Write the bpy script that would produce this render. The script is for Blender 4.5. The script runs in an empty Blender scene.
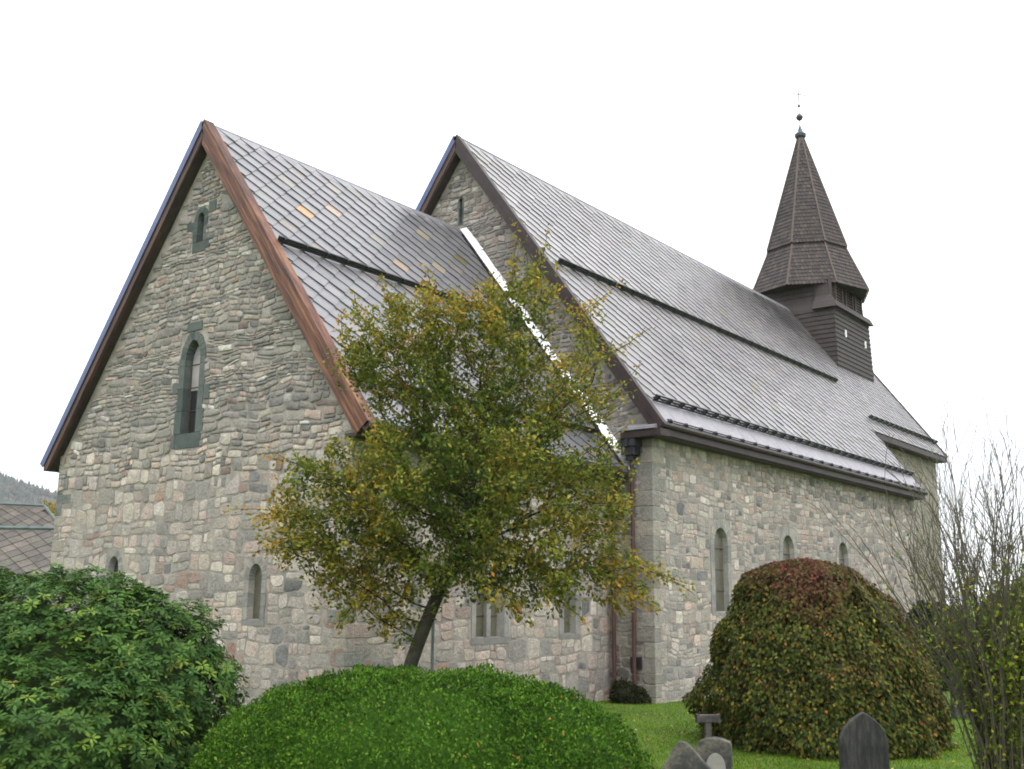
import bpy, math, random
import numpy as np
from mathutils import Vector, Matrix, noise
from mathutils.geometry import tessellate_polygon
from math import sin, cos, radians, pi, sqrt, hypot, atan2

random.seed(7)
rng = np.random.default_rng(7)
S = bpy.context.scene
COL = S.collection

# ------------------------------------------------------------------ camera
YAW, PITCH, ROLL = -.6682, .1997, .0108
CAM = Vector((21.5954, -14.6924, 2.5922))
fw = Vector((sin(YAW)*cos(PITCH), cos(YAW)*cos(PITCH), sin(PITCH)))
rt = Vector((cos(YAW), -sin(YAW), 0)); up = rt.cross(fw)
R_ = cos(ROLL)*rt + sin(ROLL)*up; U_ = -sin(ROLL)*rt + cos(ROLL)*up
cd = bpy.data.cameras.new('camera'); cam = bpy.data.objects.new('camera', cd); COL.objects.link(cam)
m = Matrix.Identity(4)
for i in range(3):
    m[i][0], m[i][1], m[i][2], m[i][3] = R_[i], U_[i], -fw[i], CAM[i]
cam.matrix_world = m
cd.sensor_fit = 'HORIZONTAL'; cd.sensor_width = 36; cd.lens = 1062.128/1024*36
cd.clip_start = .1; cd.clip_end = 12000
S.camera = cam

# ------------------------------------------------------------------ sky, sun, exposure
SUN_EL, SUN_AZ = radians(52), radians(125)      # azimuth measured from +Y towards +X
W = bpy.data.worlds.new('World'); S.world = W; W.use_nodes = True
nt = W.node_tree; nt.nodes.clear()
def wn(t): return nt.nodes.new(t)
out = wn('ShaderNodeOutputWorld'); add = wn('ShaderNodeAddShader')
b1 = wn('ShaderNodeBackground'); b2 = wn('ShaderNodeBackground')
sky = wn('ShaderNodeTexSky'); sky.sky_type = 'NISHITA'; sky.sun_disc = False
sky.sun_elevation = SUN_EL; sky.sun_rotation = SUN_AZ
nt.links.new(sky.outputs[0], b1.inputs[0]); b1.inputs[1].default_value = .05
tc = wn('ShaderNodeTexCoord'); sp = wn('ShaderNodeSeparateXYZ')
nt.links.new(tc.outputs['Generated'], sp.inputs[0])
mr = wn('ShaderNodeMapRange'); mr.inputs[1].default_value = 0; mr.inputs[2].default_value = 1
mr.inputs[3].default_value = 1.15; mr.inputs[4].default_value = 2.5
nt.links.new(sp.outputs[2], mr.inputs[0])
b2.inputs[0].default_value = (.985, .99, 1.0, 1)
nt.links.new(mr.outputs[0], b2.inputs[1])
nt.links.new(b1.outputs[0], add.inputs[0]); nt.links.new(b2.outputs[0], add.inputs[1])
nt.links.new(add.outputs[0], out.inputs[0])
sl = bpy.data.lights.new('sun', 'SUN'); sl.energy = .9; sl.angle = radians(25); sl.color = (1, .96, .9)
sun = bpy.data.objects.new('sun', sl); COL.objects.link(sun)
sd = Vector((sin(SUN_AZ)*cos(SUN_EL), cos(SUN_AZ)*cos(SUN_EL), sin(SUN_EL)))
sun.rotation_euler = sd.to_track_quat('Z', 'Y').to_euler(); sun.location = (30, -20, 40)
S.view_settings.view_transform = 'Standard'; S.view_settings.look = 'None'
S.view_settings.exposure = .2; S.view_settings.gamma = 1
S.render.film_transparent = False
S.cycles.pixel_filter_type = 'BLACKMAN_HARRIS'; S.cycles.filter_width = 1.8
S.cycles.max_bounces = 6; S.cycles.diffuse_bounces = 3; S.cycles.glossy_bounces = 3
S.cycles.transmission_bounces = 4; S.cycles.transparent_max_bounces = 4

# ------------------------------------------------------------------ materials
def mat(name, base=(.5, .5, .5), rough=.8, metal=0, attr=False, spec=.5, var=(), bump=(), translucent=0, stretch=None):
    """base colour (or the mesh's own colour attribute), broken up by noise layers var=(scale, amount) and bump=(scale, strength, distance)"""
    M = bpy.data.materials.new(name); M.use_nodes = True; t = M.node_tree; t.nodes.clear()
    N = t.nodes.new; L = t.links.new
    o = N('ShaderNodeOutputMaterial'); p = N('ShaderNodeBsdfPrincipled')
    p.inputs['Roughness'].default_value = rough; p.inputs['Metallic'].default_value = metal
    p.inputs['Specular IOR Level'].default_value = spec
    if attr:
        a = N('ShaderNodeAttribute'); a.attribute_name = 'Col'; c = a.outputs['Color']
    else:
        a = N('ShaderNodeRGB'); a.outputs[0].default_value = (*base, 1); c = a.outputs[0]
    tc = N('ShaderNodeTexCoord'); co = tc.outputs['Object']
    if stretch:
        mp = N('ShaderNodeMapping'); mp.inputs['Scale'].default_value = stretch; L(co, mp.inputs[0]); co = mp.outputs[0]
    for sc, am in var:
        n = N('ShaderNodeTexNoise'); n.inputs['Scale'].default_value = sc; n.inputs['Detail'].default_value = 4
        n.inputs['Roughness'].default_value = .6
        L(co, n.inputs['Vector'])
        r = N('ShaderNodeMapRange'); r.inputs[1].default_value = .3; r.inputs[2].default_value = .7
        r.inputs[3].default_value = 1-am; r.inputs[4].default_value = 1+am; L(n.outputs[0], r.inputs[0])
        v = N('ShaderNodeVectorMath'); v.operation = 'SCALE'; L(c, v.inputs[0]); L(r.outputs[0], v.inputs['Scale']); c = v.outputs[0]
    L(c, p.inputs['Base Color'])
    nrm = None
    for sc, st, di in bump:
        n = N('ShaderNodeTexNoise'); n.inputs['Scale'].default_value = sc; n.inputs['Detail'].default_value = 5
        L(co, n.inputs['Vector'])
        b = N('ShaderNodeBump'); b.inputs['Strength'].default_value = st; b.inputs['Distance'].default_value = di
        L(n.outputs[0], b.inputs['Height'])
        if nrm: L(nrm, b.inputs['Normal'])
        nrm = b.outputs[0]
    if nrm: L(nrm, p.inputs['Normal'])
    sh = p.outputs[0]
    if translucent:
        tr = N('ShaderNodeBsdfTranslucent'); L(c, tr.inputs[0]); mx = N('ShaderNodeMixShader')
        mx.inputs[0].default_value = translucent; L(sh, mx.inputs[1]); L(tr.outputs[0], mx.inputs[2]); sh = mx.outputs[0]
    L(sh, o.inputs[0])
    return M

def mottled(name, c1, c2, c3, scale, rough, stretch=None, bump=()):
    """three real colours in irregular patches (rust, moss, weathering)"""
    M = mat(name, c1, rough, bump=bump, stretch=stretch); t = M.node_tree; N = t.nodes.new; L = t.links.new
    p = next(n for n in t.nodes if n.type == 'BSDF_PRINCIPLED')
    tc = N('ShaderNodeTexCoord'); mp = N('ShaderNodeMapping'); L(tc.outputs['Object'], mp.inputs[0])
    if stretch: mp.inputs['Scale'].default_value = stretch
    n = N('ShaderNodeTexNoise'); n.inputs['Scale'].default_value = scale; n.inputs['Detail'].default_value = 6
    n.inputs['Roughness'].default_value = .65; L(mp.outputs[0], n.inputs['Vector'])
    r = N('ShaderNodeValToRGB'); e = r.color_ramp.elements
    e[0].position = .36; e[0].color = (*c1, 1); e[1].position = .66; e[1].color = (*c3, 1)
    k = e.new(.5); k.color = (*c2, 1)
    L(n.outputs[0], r.inputs[0]); L(r.outputs[0], p.inputs['Base Color'])
    return M

M_mortar = mottled('lime_mortar', (.205, .186, .165), (.285, .256, .225), (.36, .322, .28), 2.2, .95, bump=((30, .5, .02),))
M_stone = mat('rubble_stone', attr=True, rough=.9, spec=.25, var=((7, .22), (28, .26), (70, .22)), bump=((14, .6, .04), (45, .5, .015)))
def smear(M, col, lo, hi, amt):
    """old lime pointing rubbed over the stone faces in patches"""
    t = M.node_tree; N = t.nodes.new; L = t.links.new; p = next(n for n in t.nodes if n.type == 'BSDF_PRINCIPLED')
    src = p.inputs['Base Color'].links[0].from_socket; tc = N('ShaderNodeTexCoord')
    a = N('ShaderNodeTexNoise'); a.inputs['Scale'].default_value = 2.6; a.inputs['Detail'].default_value = 8; a.inputs['Roughness'].default_value = .72
    L(tc.outputs['Object'], a.inputs['Vector'])
    r = N('ShaderNodeMapRange'); r.inputs[1].default_value = lo; r.inputs[2].default_value = hi; r.inputs[3].default_value = 0; r.inputs[4].default_value = amt
    L(a.outputs[0], r.inputs[0]); mx = N('ShaderNodeMix'); mx.data_type = 'RGBA'
    L(r.outputs[0], mx.inputs[0]); L(src, mx.inputs[6]); mx.inputs[7].default_value = (*col, 1); L(mx.outputs[2], p.inputs['Base Color'])
smear(M_stone, (.305, .282, .252), .40, .66, .6)
M_soap = mat('soapstone', attr=True, rough=.8, spec=.3, var=((3, .18), (20, .15)), bump=((25, .25, .01),))
M_slate = mat('slate', attr=True, rough=.34, spec=.68, var=((3, .12), (14, .12)), bump=((9, .12, .01),))
M_oldslate = mat('old_roof_slate', attr=True, rough=.75, spec=.3, var=((3, .2), (14, .2)), bump=((9, .3, .01),))
M_deck = mat('dark_wood', (.045, .032, .025), .7, var=((5, .3),))
M_brown = mat('brown_metal', (.036, .024, .022), .5, spec=.3, var=((3, .25), (18, .2)))
M_rust = mottled('weathered_red_wood', (.028, .013, .01), (.125, .042, .02), (.26, .12, .058), 5.5, .65, stretch=(.16, 1, 3.2), bump=((20, .3, .01),))
M_redwood = mottled('dark_red_wood', (.03, .018, .016), (.075, .038, .03), (.12, .06, .045), 4, .6, stretch=(.3, 1, 2))
M_zinc = mat('zinc', (.085, .11, .21), .4, metal=.4, var=((2, .15),))
M_capmetal = mat('dark_cap_metal', (.055, .06, .08), .45, metal=.3, var=((4, .2),))
M_lead = mat('lead_sheet', (.30, .29, .31), .5, metal=.3, var=((2.5, .12), (15, .1)), bump=((4, .15, .02),))
M_flash = mat('bright_flashing', (.56, .57, .60), .42, metal=.8, var=((3, .12),), bump=((3, .5, .05),))
M_iron = mat('black_iron', (.02, .02, .024), .4, spec=.5, var=((8, .2),))
M_copper = mat('copper_brown', (.085, .04, .034), .5, spec=.4, var=((4, .3),))
M_tar = mat('tarred_boards', (.038, .029, .025), .72, attr=False, var=((2, .25), (12, .3)), bump=((20, .3, .01),))
M_shingle = mat('tarred_shingle', attr=True, rough=.62, spec=.4, var=((6, .25),))
M_hip = mat('brown_board', (.075, .05, .037), .6, var=((5, .3),))
M_white = mat('white_paint', (.8, .8, .78), .5)
M_glass = mat('old_glass', (.025, .028, .028), .09, spec=.6, bump=((1.6, .08, .03),))
M_dull = mat('dull_pane', (.10, .092, .062), .3, spec=.4, var=((2, .25), (9, .15)), bump=((2.5, .15, .03),))
M_bark = mottled('bark', (.012, .011, .008), (.03, .025, .017), (.05, .05, .024), 7, .95, stretch=(1, 1, .4), bump=((18, .8, .03),))
M_twig = mat('twig_bark', (.085, .07, .05), .9, var=((9, .35),))
M_mossbark = mottled('mossy_bark', (.06, .05, .036), (.095, .08, .055), (.12, .115, .06), 6, .95, bump=((20, .6, .02),))
M_leaf = mat('leaf', attr=True, rough=.6, spec=.07, translucent=.3)
M_waxy = mat('waxy_leaf', attr=True, rough=.5, spec=.10, translucent=.22)
M_grave = mottled('grave_granite', (.014, .014, .014), (.032, .031, .03), (.075, .07, .058), 6, .7, stretch=(2.2, 1, .45), bump=((30, .5, .015),))
M_rough = mottled('rough_gravestone', (.022, .022, .02), (.05, .05, .044), (.17, .155, .115), 3.2, .9, bump=((12, .6, .03),))
M_ironcross = mottled('worn_iron', (.03, .028, .026), (.06, .05, .044), (.10, .085, .07), 9, .8, bump=((30, .4, .01),))
M_pole = mat('grey_pole', (.18, .19, .2), .5, metal=.5, var=((6, .2),))

# ------------------------------------------------------------------ mesh helpers
class MB:
    def __init__(s): s.v = []; s.f = []; s.c = []
    def add(s, vs, fs, col=(1, 1, 1)):
        o = len(s.v); s.v += [tuple(x) for x in vs]; s.f += [tuple(i+o for i in q) for q in fs]; s.c += [col]*len(vs)
    def box(s, a, b, col=(1, 1, 1), M=None):
        x0, y0, z0 = a; x1, y1, z1 = b
        vs = [Vector(p) for p in ((x0,y0,z0),(x1,y0,z0),(x1,y1,z0),(x0,y1,z0),(x0,y0,z1),(x1,y0,z1),(x1,y1,z1),(x0,y1,z1))]
        if M: vs = [M @ p for p in vs]
        s.add(vs, [(0,3,2,1),(4,5,6,7),(0,1,5,4),(1,2,6,5),(2,3,7,6),(3,0,4,7)], col)
    def prism(s, ring, d, col=(1, 1, 1)):
        """extrude a flat polygon ring along vector d"""
        n = len(ring); d = Vector(d); r = [Vector(p) for p in ring]
        s.add(r + [p+d for p in r], [tuple(range(n))[::-1], tuple(range(n, 2*n))] + [(i, (i+1) % n, n+(i+1) % n, n+i) for i in range(n)], col)
    def tube(s, pts, rad, n=6, col=(1, 1, 1), cap=True):
        pts = [Vector(p) for p in pts]; rr = [float(q) for q in rad] if hasattr(rad, '__len__') else [float(rad)]*len(pts)
        vs = []; fs = []; ref = None
        for i, p in enumerate(pts):
            d = (pts[min(i+1, len(pts)-1)] - pts[max(i-1, 0)]).normalized()
            if ref is None: ref = Vector((0, 0, 1)) if abs(d.z) < .9 else Vector((1, 0, 0))
            a = d.cross(ref).normalized(); b = a.cross(d); ref = b
            for k in range(n):
                t = 2*pi*k/n; vs.append(p + rr[i]*(cos(t)*a + sin(t)*b))
        for i in range(len(pts)-1):
            for k in range(n):
                fs.append((i*n+k, i*n+(k+1) % n, (i+1)*n+(k+1) % n, (i+1)*n+k))
        if cap: fs += [tuple(range(n))[::-1], tuple(range((len(pts)-1)*n, len(pts)*n))]
        s.add(vs, fs, col)
    def lathe(s, prof, c, n=12, col=(1, 1, 1)):
        vs = []; fs = []
        for r, z in prof:
            for k in range(n): vs.append((c[0]+r*cos(2*pi*k/n), c[1]+r*sin(2*pi*k/n), c[2]+z))
        for i in range(len(prof)-1):
            for k in range(n): fs.append((i*n+k, i*n+(k+1) % n, (i+1)*n+(k+1) % n, (i+1)*n+k))
        fs += [tuple(range(n))[::-1], tuple(range((len(prof)-1)*n, len(prof)*n))]
        s.add(vs, fs, col)
    def build(s, name, M, parent=None, smooth=False, recalc=False, bevel=0):
        me = bpy.data.meshes.new(name); me.from_pydata(s.v, [], s.f)
        a = me.color_attributes.new('Col', 'FLOAT_COLOR', 'POINT')
        cc = np.ones((len(s.v), 4), np.float32)
        if s.c: cc[:, :3] = np.array(s.c, np.float32)
        a.data.foreach_set('color', cc.ravel())
        if smooth: me.polygons.foreach_set('use_smooth', [True]*len(me.polygons))
        if recalc:
            import bmesh
            bm = bmesh.new(); bm.from_mesh(me); bmesh.ops.recalc_face_normals(bm, faces=bm.faces); bm.to_mesh(me); bm.free()
        me.materials.append(M); me.update()
        o = bpy.data.objects.new(name, me); COL.objects.link(o); o.parent = parent
        if bevel:
            b = o.modifiers.new('bevel', 'BEVEL'); b.width = bevel; b.segments = 2; b.limit_method = 'ANGLE'
        return o

def empty(name, loc, rz=0, parent=None):
    o = bpy.data.objects.new(name, None); COL.objects.link(o); o.location = loc; o.rotation_euler = (0, 0, rz); o.parent = parent
    o.empty_display_size = .3
    return o
def tag(o, label, cat, group=None, kind=None):
    o['label'] = label; o['category'] = cat
    if group: o['group'] = group
    if kind: o['kind'] = kind
    return o
def np_mesh(name, V, F, C, M, parent=None):
    """V (n,3) points, F (m,3) triangles, C (n,3) colours"""
    me = bpy.data.meshes.new(name); me.vertices.add(len(V)); me.vertices.foreach_set('co', np.asarray(V, np.float32).ravel())
    me.loops.add(F.size); me.loops.foreach_set('vertex_index', np.asarray(F, np.int32).ravel())
    me.polygons.add(len(F)); me.polygons.foreach_set('loop_start', np.arange(0, F.size, 3, dtype=np.int32))
    me.polygons.foreach_set('loop_total', np.full(len(F), 3, np.int32))
    me.update(calc_edges=True)
    a = me.color_attributes.new('Col', 'FLOAT_COLOR', 'POINT'); cc = np.ones((len(V), 4), np.float32); cc[:, :3] = C
    a.data.foreach_set('color', cc.ravel())
    me.materials.append(M)
    o = bpy.data.objects.new(name, me); COL.objects.link(o); o.parent = parent
    return o
def unit(a): return a/np.maximum(np.linalg.norm(a, axis=1, keepdims=True), 1e-9)
def leaf_mesh(name, P, D, N, L, Wd, C, M, parent=None, long=False):
    """one folded leaf per row: base P, direction D, face normal N, length L, width Wd, colour C"""
    D = unit(D); Sd = unit(np.cross(D, N)); N = unit(np.cross(Sd, D)); L = L[:, None]; Wd = Wd[:, None]
    n = len(P)
    if long:
        pts = [P, P+D*L*.35+Sd*Wd*.42+N*Wd*.12, P+D*L*.35-Sd*Wd*.42+N*Wd*.12, P+D*L*.7+Sd*Wd*.5, P+D*L*.7-Sd*Wd*.5, P+D*L-N*L*.12, P+D*L*.55-N*Wd*.06]
        tri = [(0,1,6),(0,6,2),(1,3,6),(2,6,4),(3,5,6),(4,6,5)]
    else:
        pts = [P, P+D*L*.45+Sd*Wd*.5+N*Wd*.16, P+D*L, P+D*L*.45-Sd*Wd*.5+N*Wd*.16]
        tri = [(0,1,2),(0,2,3)]
    k = len(pts); V = np.stack(pts, 1).reshape(-1, 3)
    F = (np.arange(n)[:, None, None]*k + np.array(tri)[None]).reshape(-1, 3)
    return np_mesh(name, V, F, np.repeat(C, k, 0), M, parent)
def blob_points(blobs, n, depth=.12, noise_amp=.1, zmin=0.0, nscale=1.5):
    """points through the outer skin of a union of ellipsoids (x, y, z, rx, rz[, ry]); returns points, outward normals and how far in each lies"""
    Ps = []; Ns = []; Ds = []
    B = [(np.array(b[:3]), np.array((b[3], b[5] if len(b) > 5 else b[3], b[4]))) for b in blobs]
    ar = np.array([(r[0]*r[1]+r[0]*r[2]+r[1]*r[2]) for c, r in B]); cnt = (n*1.9*ar/ar.sum()).astype(int)
    for (c, r), k in zip(B, cnt):
        u = unit(rng.normal(size=(k, 3))); d = rng.random(k)**1.4*depth
        q = c + u*r*(1-d[:, None]); nn = unit(u/r)
        ins = np.zeros(k, bool)
        for c2, r2 in B:
            if c2 is c: continue
            ins |= (((q-c2)/r2)**2).sum(1) < (1-depth*.9)**2
        ok = ~ins & (q[:, 2] > zmin)
        Ps.append(q[ok]); Ns.append(nn[ok]); Ds.append(d[ok]/depth)
    P = np.concatenate(Ps); N = np.concatenate(Ns); D = np.concatenate(Ds)
    if noise_amp:
        a = np.array([noise.noise(Vector(p)*nscale)+.5*noise.noise(Vector(p)*nscale*2.3) for p in P])
        P = P + N*(a*noise_amp)[:, None]
    sel = rng.permutation(len(P))[:n]
    return P[sel], N[sel], D[sel]
def blob_core(name, blobs, M, parent, shrink, col, zmin=0.0):
    """the leafy inside of a bush, so that it is not see-through"""
    mb = MB()
    for b in blobs:
        rx, rz = b[3]*shrink, b[4]*shrink; ry = (b[5] if len(b) > 5 else b[3])*shrink
        vs = []; fs = []; n, mm = 18, 10
        for i in range(mm+1):
            for k in range(n):
                th = pi*i/mm; u = Vector((sin(th)*cos(2*pi*k/n), sin(th)*sin(2*pi*k/n), cos(th)))
                q = Vector((b[0]+u.x*rx, b[1]+u.y*ry, max(b[2]+u.z*rz, zmin-.05)))
                q += u*.06*noise.noise(q*3)
                vs.append(q)
        for i in range(mm):
            for k in range(n): fs.append((i*n+k, (i+1)*n+k, (i+1)*n+(k+1) % n, i*n+(k+1) % n))
        mb.add(vs, fs, col)
    return mb.build(name, M, parent)
def pick(pal, k, sd=.16):
    """k colours from a palette [(weight, rgb)] with a little spread"""
    w = np.array([p[0] for p in pal], float); idx = rng.choice(len(pal), k, p=w/w.sum())
    c = np.array([p[1] for p in pal])[idx]
    return np.clip(c*rng.normal(1, sd, (k, 1))*rng.normal(1, .014, (k, 3)), .004, .9)

# ------------------------------------------------------------------ ground
def gheight(x, y):
    d = hypot(x-CAM.x, y-CAM.y)
    t = min(max((9.0-d)/6.0, 0), 1); t = t*t*(3-2*t)
    return .95*t + .04*noise.noise(Vector((x*.25, y*.25, 0)))*min(1, max(0, (200-d)/50))
def axis(c):
    a = [c+i*.8 for i in range(-45, 46)]
    s = 36.0; st = 1.5
    while s < 5000:
        s += st; st *= 1.35; a = [c-s]+a+[c+s]
    return a
XS, YS = axis(13), axis(0)
mb = MB(); vs = [(x, y, gheight(x, y)) for y in YS for x in XS]; nx = len(XS)
mb.add(vs, [(j*nx+i, j*nx+i+1, (j+1)*nx+i+1, (j+1)*nx+i) for j in range(len(YS)-1) for i in range(nx-1)])
M_lawn = mottled('grass_lawn', (.05, .095, .008), (.08, .15, .01), (.12, .18, .018), 1.1, .9, bump=((60, .8, .03),))
lawn = mb.build('lawn', M_lawn, smooth=True); tag(lawn, 'mown green churchyard lawn around the church', 'lawn', kind='structure')

def ground_dir(r, d):   # r metres to the right and d metres away, as seen from the camera
    return CAM.x + .7849*r - .6196*d, CAM.y + .6196*r + .7849*d
# grass blades where the lawn shows
k = 120000
dd = 11.5 + 19*rng.random(k)**1.3; px = rng.uniform(560, 1060, k); rr = (px-512)/1062*dd
gx = CAM.x + .7849*rr - .6196*dd; gy = CAM.y + .6196*rr + .7849*dd
ok = ~((gx < 7.1) & (gy > 9.8)) & ~((gx < 5.75) & (gy > .2)); gx, gy = gx[ok], gy[ok]; k = len(gx)
gz = np.array([gheight(a, b) for a, b in zip(gx, gy)])-.005
P = np.stack([gx, gy, gz], 1); D = np.stack([rng.normal(0, .5, k), rng.normal(0, .5, k), np.ones(k)], 1); N = rng.normal(size=(k, 3))
patch = np.array([noise.noise(Vector((a*.6, b*.6, 3))) for a, b in zip(gx, gy)])[:, None]
C = pick([(4, (.10, .20, .009)), (3, (.14, .245, .012)), (1, (.22, .25, .03)), (1, (.065, .13, .009))], k)*(1+.35*patch)
g = leaf_mesh('grass_blades', P, D, N, rng.uniform(.03, .075, k), np.full(k, .011), C, M_leaf)
tag(g, 'short green grass of the churchyard lawn in front of the church', 'grass', kind='stuff')
k = 420
dd = rng.uniform(12.5, 26, k); px = rng.uniform(620, 1040, k); rr = (px-512)/1062*dd
P = np.stack([CAM.x + .7849*rr - .6196*dd, CAM.y + .6196*rr + .7849*dd, np.zeros(k)], 1)
P = P[(P[:, 0] > 7.4)]; k = len(P); P[:, 2] = [gheight(a, b)+.05 for a, b in P[:, :2]]
D = rng.normal(size=(k, 3))*(1, 1, .15); N = np.tile((0, 0, 1.), (k, 1)) + rng.normal(0, .35, (k, 3))
fl = leaf_mesh('fallen_leaves', P, D, N, rng.uniform(.05, .09, k), rng.uniform(.04, .06, k), pick([(2, (.32, .18, .05)), (2, (.42, .33, .14)), (1, (.2, .08, .03))], k), M_leaf)
tag(fl, 'yellow and brown fallen leaves scattered on the lawn', 'leaves', kind='stuff')

# ------------------------------------------------------------------ far hill and its forest
HC = (-1560, 640)
def hill_z(x, y):
    # a long ridge running away to the left, falling to the right
    a = radians(38.3); r = (x+1440)*cos(a)+(y-740)*sin(a); d = -(x+1440)*sin(a)+(y-740)*cos(a)
    h = 158 - .27*r if r > -250 else 225 + (-250-r)*.05
    h = max(h, 0)*math.exp(-(d/520)**2)*(1/(1+math.exp((r-420)/90)))
    return h*(1+.12*noise.noise(Vector((x, y, 0))*.006)) - 4
mb = MB(); n1, n2 = 60, 40
vs = []
for j in range(n2):
    for i in range(n1):
        r = -1400 + i*38; d = -1000 + j*52
        x = -1440 + cos(radians(38.3))*r - sin(radians(38.3))*d; y = 740 + sin(radians(38.3))*r + cos(radians(38.3))*d
        vs.append((x, y, hill_z(x, y)))
mb.add(vs, [(j*n1+i, j*n1+i+1, (j+1)*n1+i+1, (j+1)*n1+i) for j in range(n2-1) for i in range(n1-1)])
hill = mb.build('hill', mottled('hill_ground', (.018, .028, .013), (.03, .035, .016), (.045, .035, .018), .012, .95), smooth=True)
tag(hill, 'wooded hill far beyond the church on the left', 'hill', kind='structure')
Vs = []; Fs = []; Cs = []; o = 0
for i in range(4200):
    r = rng.uniform(-420, 330); d = rng.uniform(-560, 80)
    x = -1440 + cos(radians(38.3))*r - sin(radians(38.3))*d; y = 740 + sin(radians(38.3))*r + cos(radians(38.3))*d
    z = hill_z(x, y)
    if z < 2: continue
    con = rng.random() < .65; h = rng.uniform(9, 17) if con else rng.uniform(7, 12); w = h*(.2 if con else .42)
    c = pick([(4, (.012, .022, .013)), (2, (.019, .031, .014))], 1)[0] if con else pick([(1, (.05, .055, .02)), (1, (.065, .045, .02)), (2, (.03, .045, .016))], 1)[0]
    prof = [(1, .12), (.75, .35), (.45, .65), (0, 1)] if con else [(.5, .1), (1, .4), (.85, .75), (0, 1)]
    n = 6
    vv = [(x+w*a*rng.uniform(.75, 1.2)*cos(2*pi*q/n), y+w*a*rng.uniform(.75, 1.2)*sin(2*pi*q/n), z+h*b) for a, b in prof for q in range(n)]
    Vs += vv; Cs += [c]*len(vv)
    for t in range(3):
        for q in range(n):
            a, b, cc, dd_ = o+t*n+q, o+t*n+(q+1) % n, o+(t+1)*n+(q+1) % n, o+(t+1)*n+q
            Fs += [(a, b, cc), (a, cc, dd_)]
    o += len(vv)
fo = np_mesh('forest', np.array(Vs), np.array(Fs), np.array(Cs), mat('forest_leaf', attr=True, rough=.9))
tag(fo, 'distant mixed spruce forest covering the hillside', 'forest', kind='stuff')

# ------------------------------------------------------------------ the church
church = empty('stone_church', (0, 0, 0))
tag(church, 'medieval grey stone church with steep slate roofs and a dark shingled wooden spire', 'church')

W1, H1, E1 = 6.23, 14.27, 6.06; m1 = (H1-E1)/W1; L1 = 9.9
W2, H2, E2 = 7.5, 17.37, 7.18; m2 = (H2-E2)/W2; YN0, YN1, YW1 = 9.55, 31.5, 42.5
W3 = 5.38; E3 = H2-m2*W3
CW, NW, WW = 5.62, 7.0, 4.9; CL = 5.86
class Frame:
    def __init__(s, o, u, n): s.o, s.u, s.n = Vector(o), Vector(u), Vector(n); s.v = Vector((0, 0, 1))
    def p(s, u, v, d=0): return s.o + s.u*u + s.v*v + s.n*d
F_gab = Frame((0, .3, 0), (1, 0, 0), (0, -1, 0))
F_cs = Frame((CW, 0, 0), (0, 1, 0), (1, 0, 0))
F_ng = Frame((0, L1, 0), (1, 0, 0), (0, -1, 0))
F_ns = Frame((NW, 0, 0), (0, 1, 0), (1, 0, 0))
F_ws = Frame((WW, 0, 0), (0, 1, 0), (1, 0, 0))

def arch_path(c, a, v0, vs, vt, n=7):
    """opening outline from bottom left, over a slightly pointed arch, to bottom right"""
    pts = [(c-a, v0), (c-a, (v0+vs)/2), (c-a, vs)]
    for i in range(1, 2*n):
        t = pi - pi*i/(2*n); h = vt-vs
        x = cos(t); y = sin(t)**.85
        pts.append((c+a*x, vs+h*y))
    pts += [(c+a, vs), (c+a, (v0+vs)/2), (c+a, v0)]
    return pts
def offset(path, w, c):
    out = []
    for i, p in enumerate(path):
        a = path[max(i-1, 0)]; b = path[min(i+1, len(path)-1)]
        t = Vector((b[0]-a[0], b[1]-a[1])).normalized(); n = Vector((-t.y, t.x))
        out.append((p[0]+n.x*w, p[1]+n.y*w))
    return out
SOAP = [(.075, .09, .085), (.095, .11, .10), (.06, .075, .072), (.11, .12, .11)]
GREYST = [(.22, .213, .20), (.26, .25, .232), (.20, .195, .183), (.29, .272, .245)]
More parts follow.
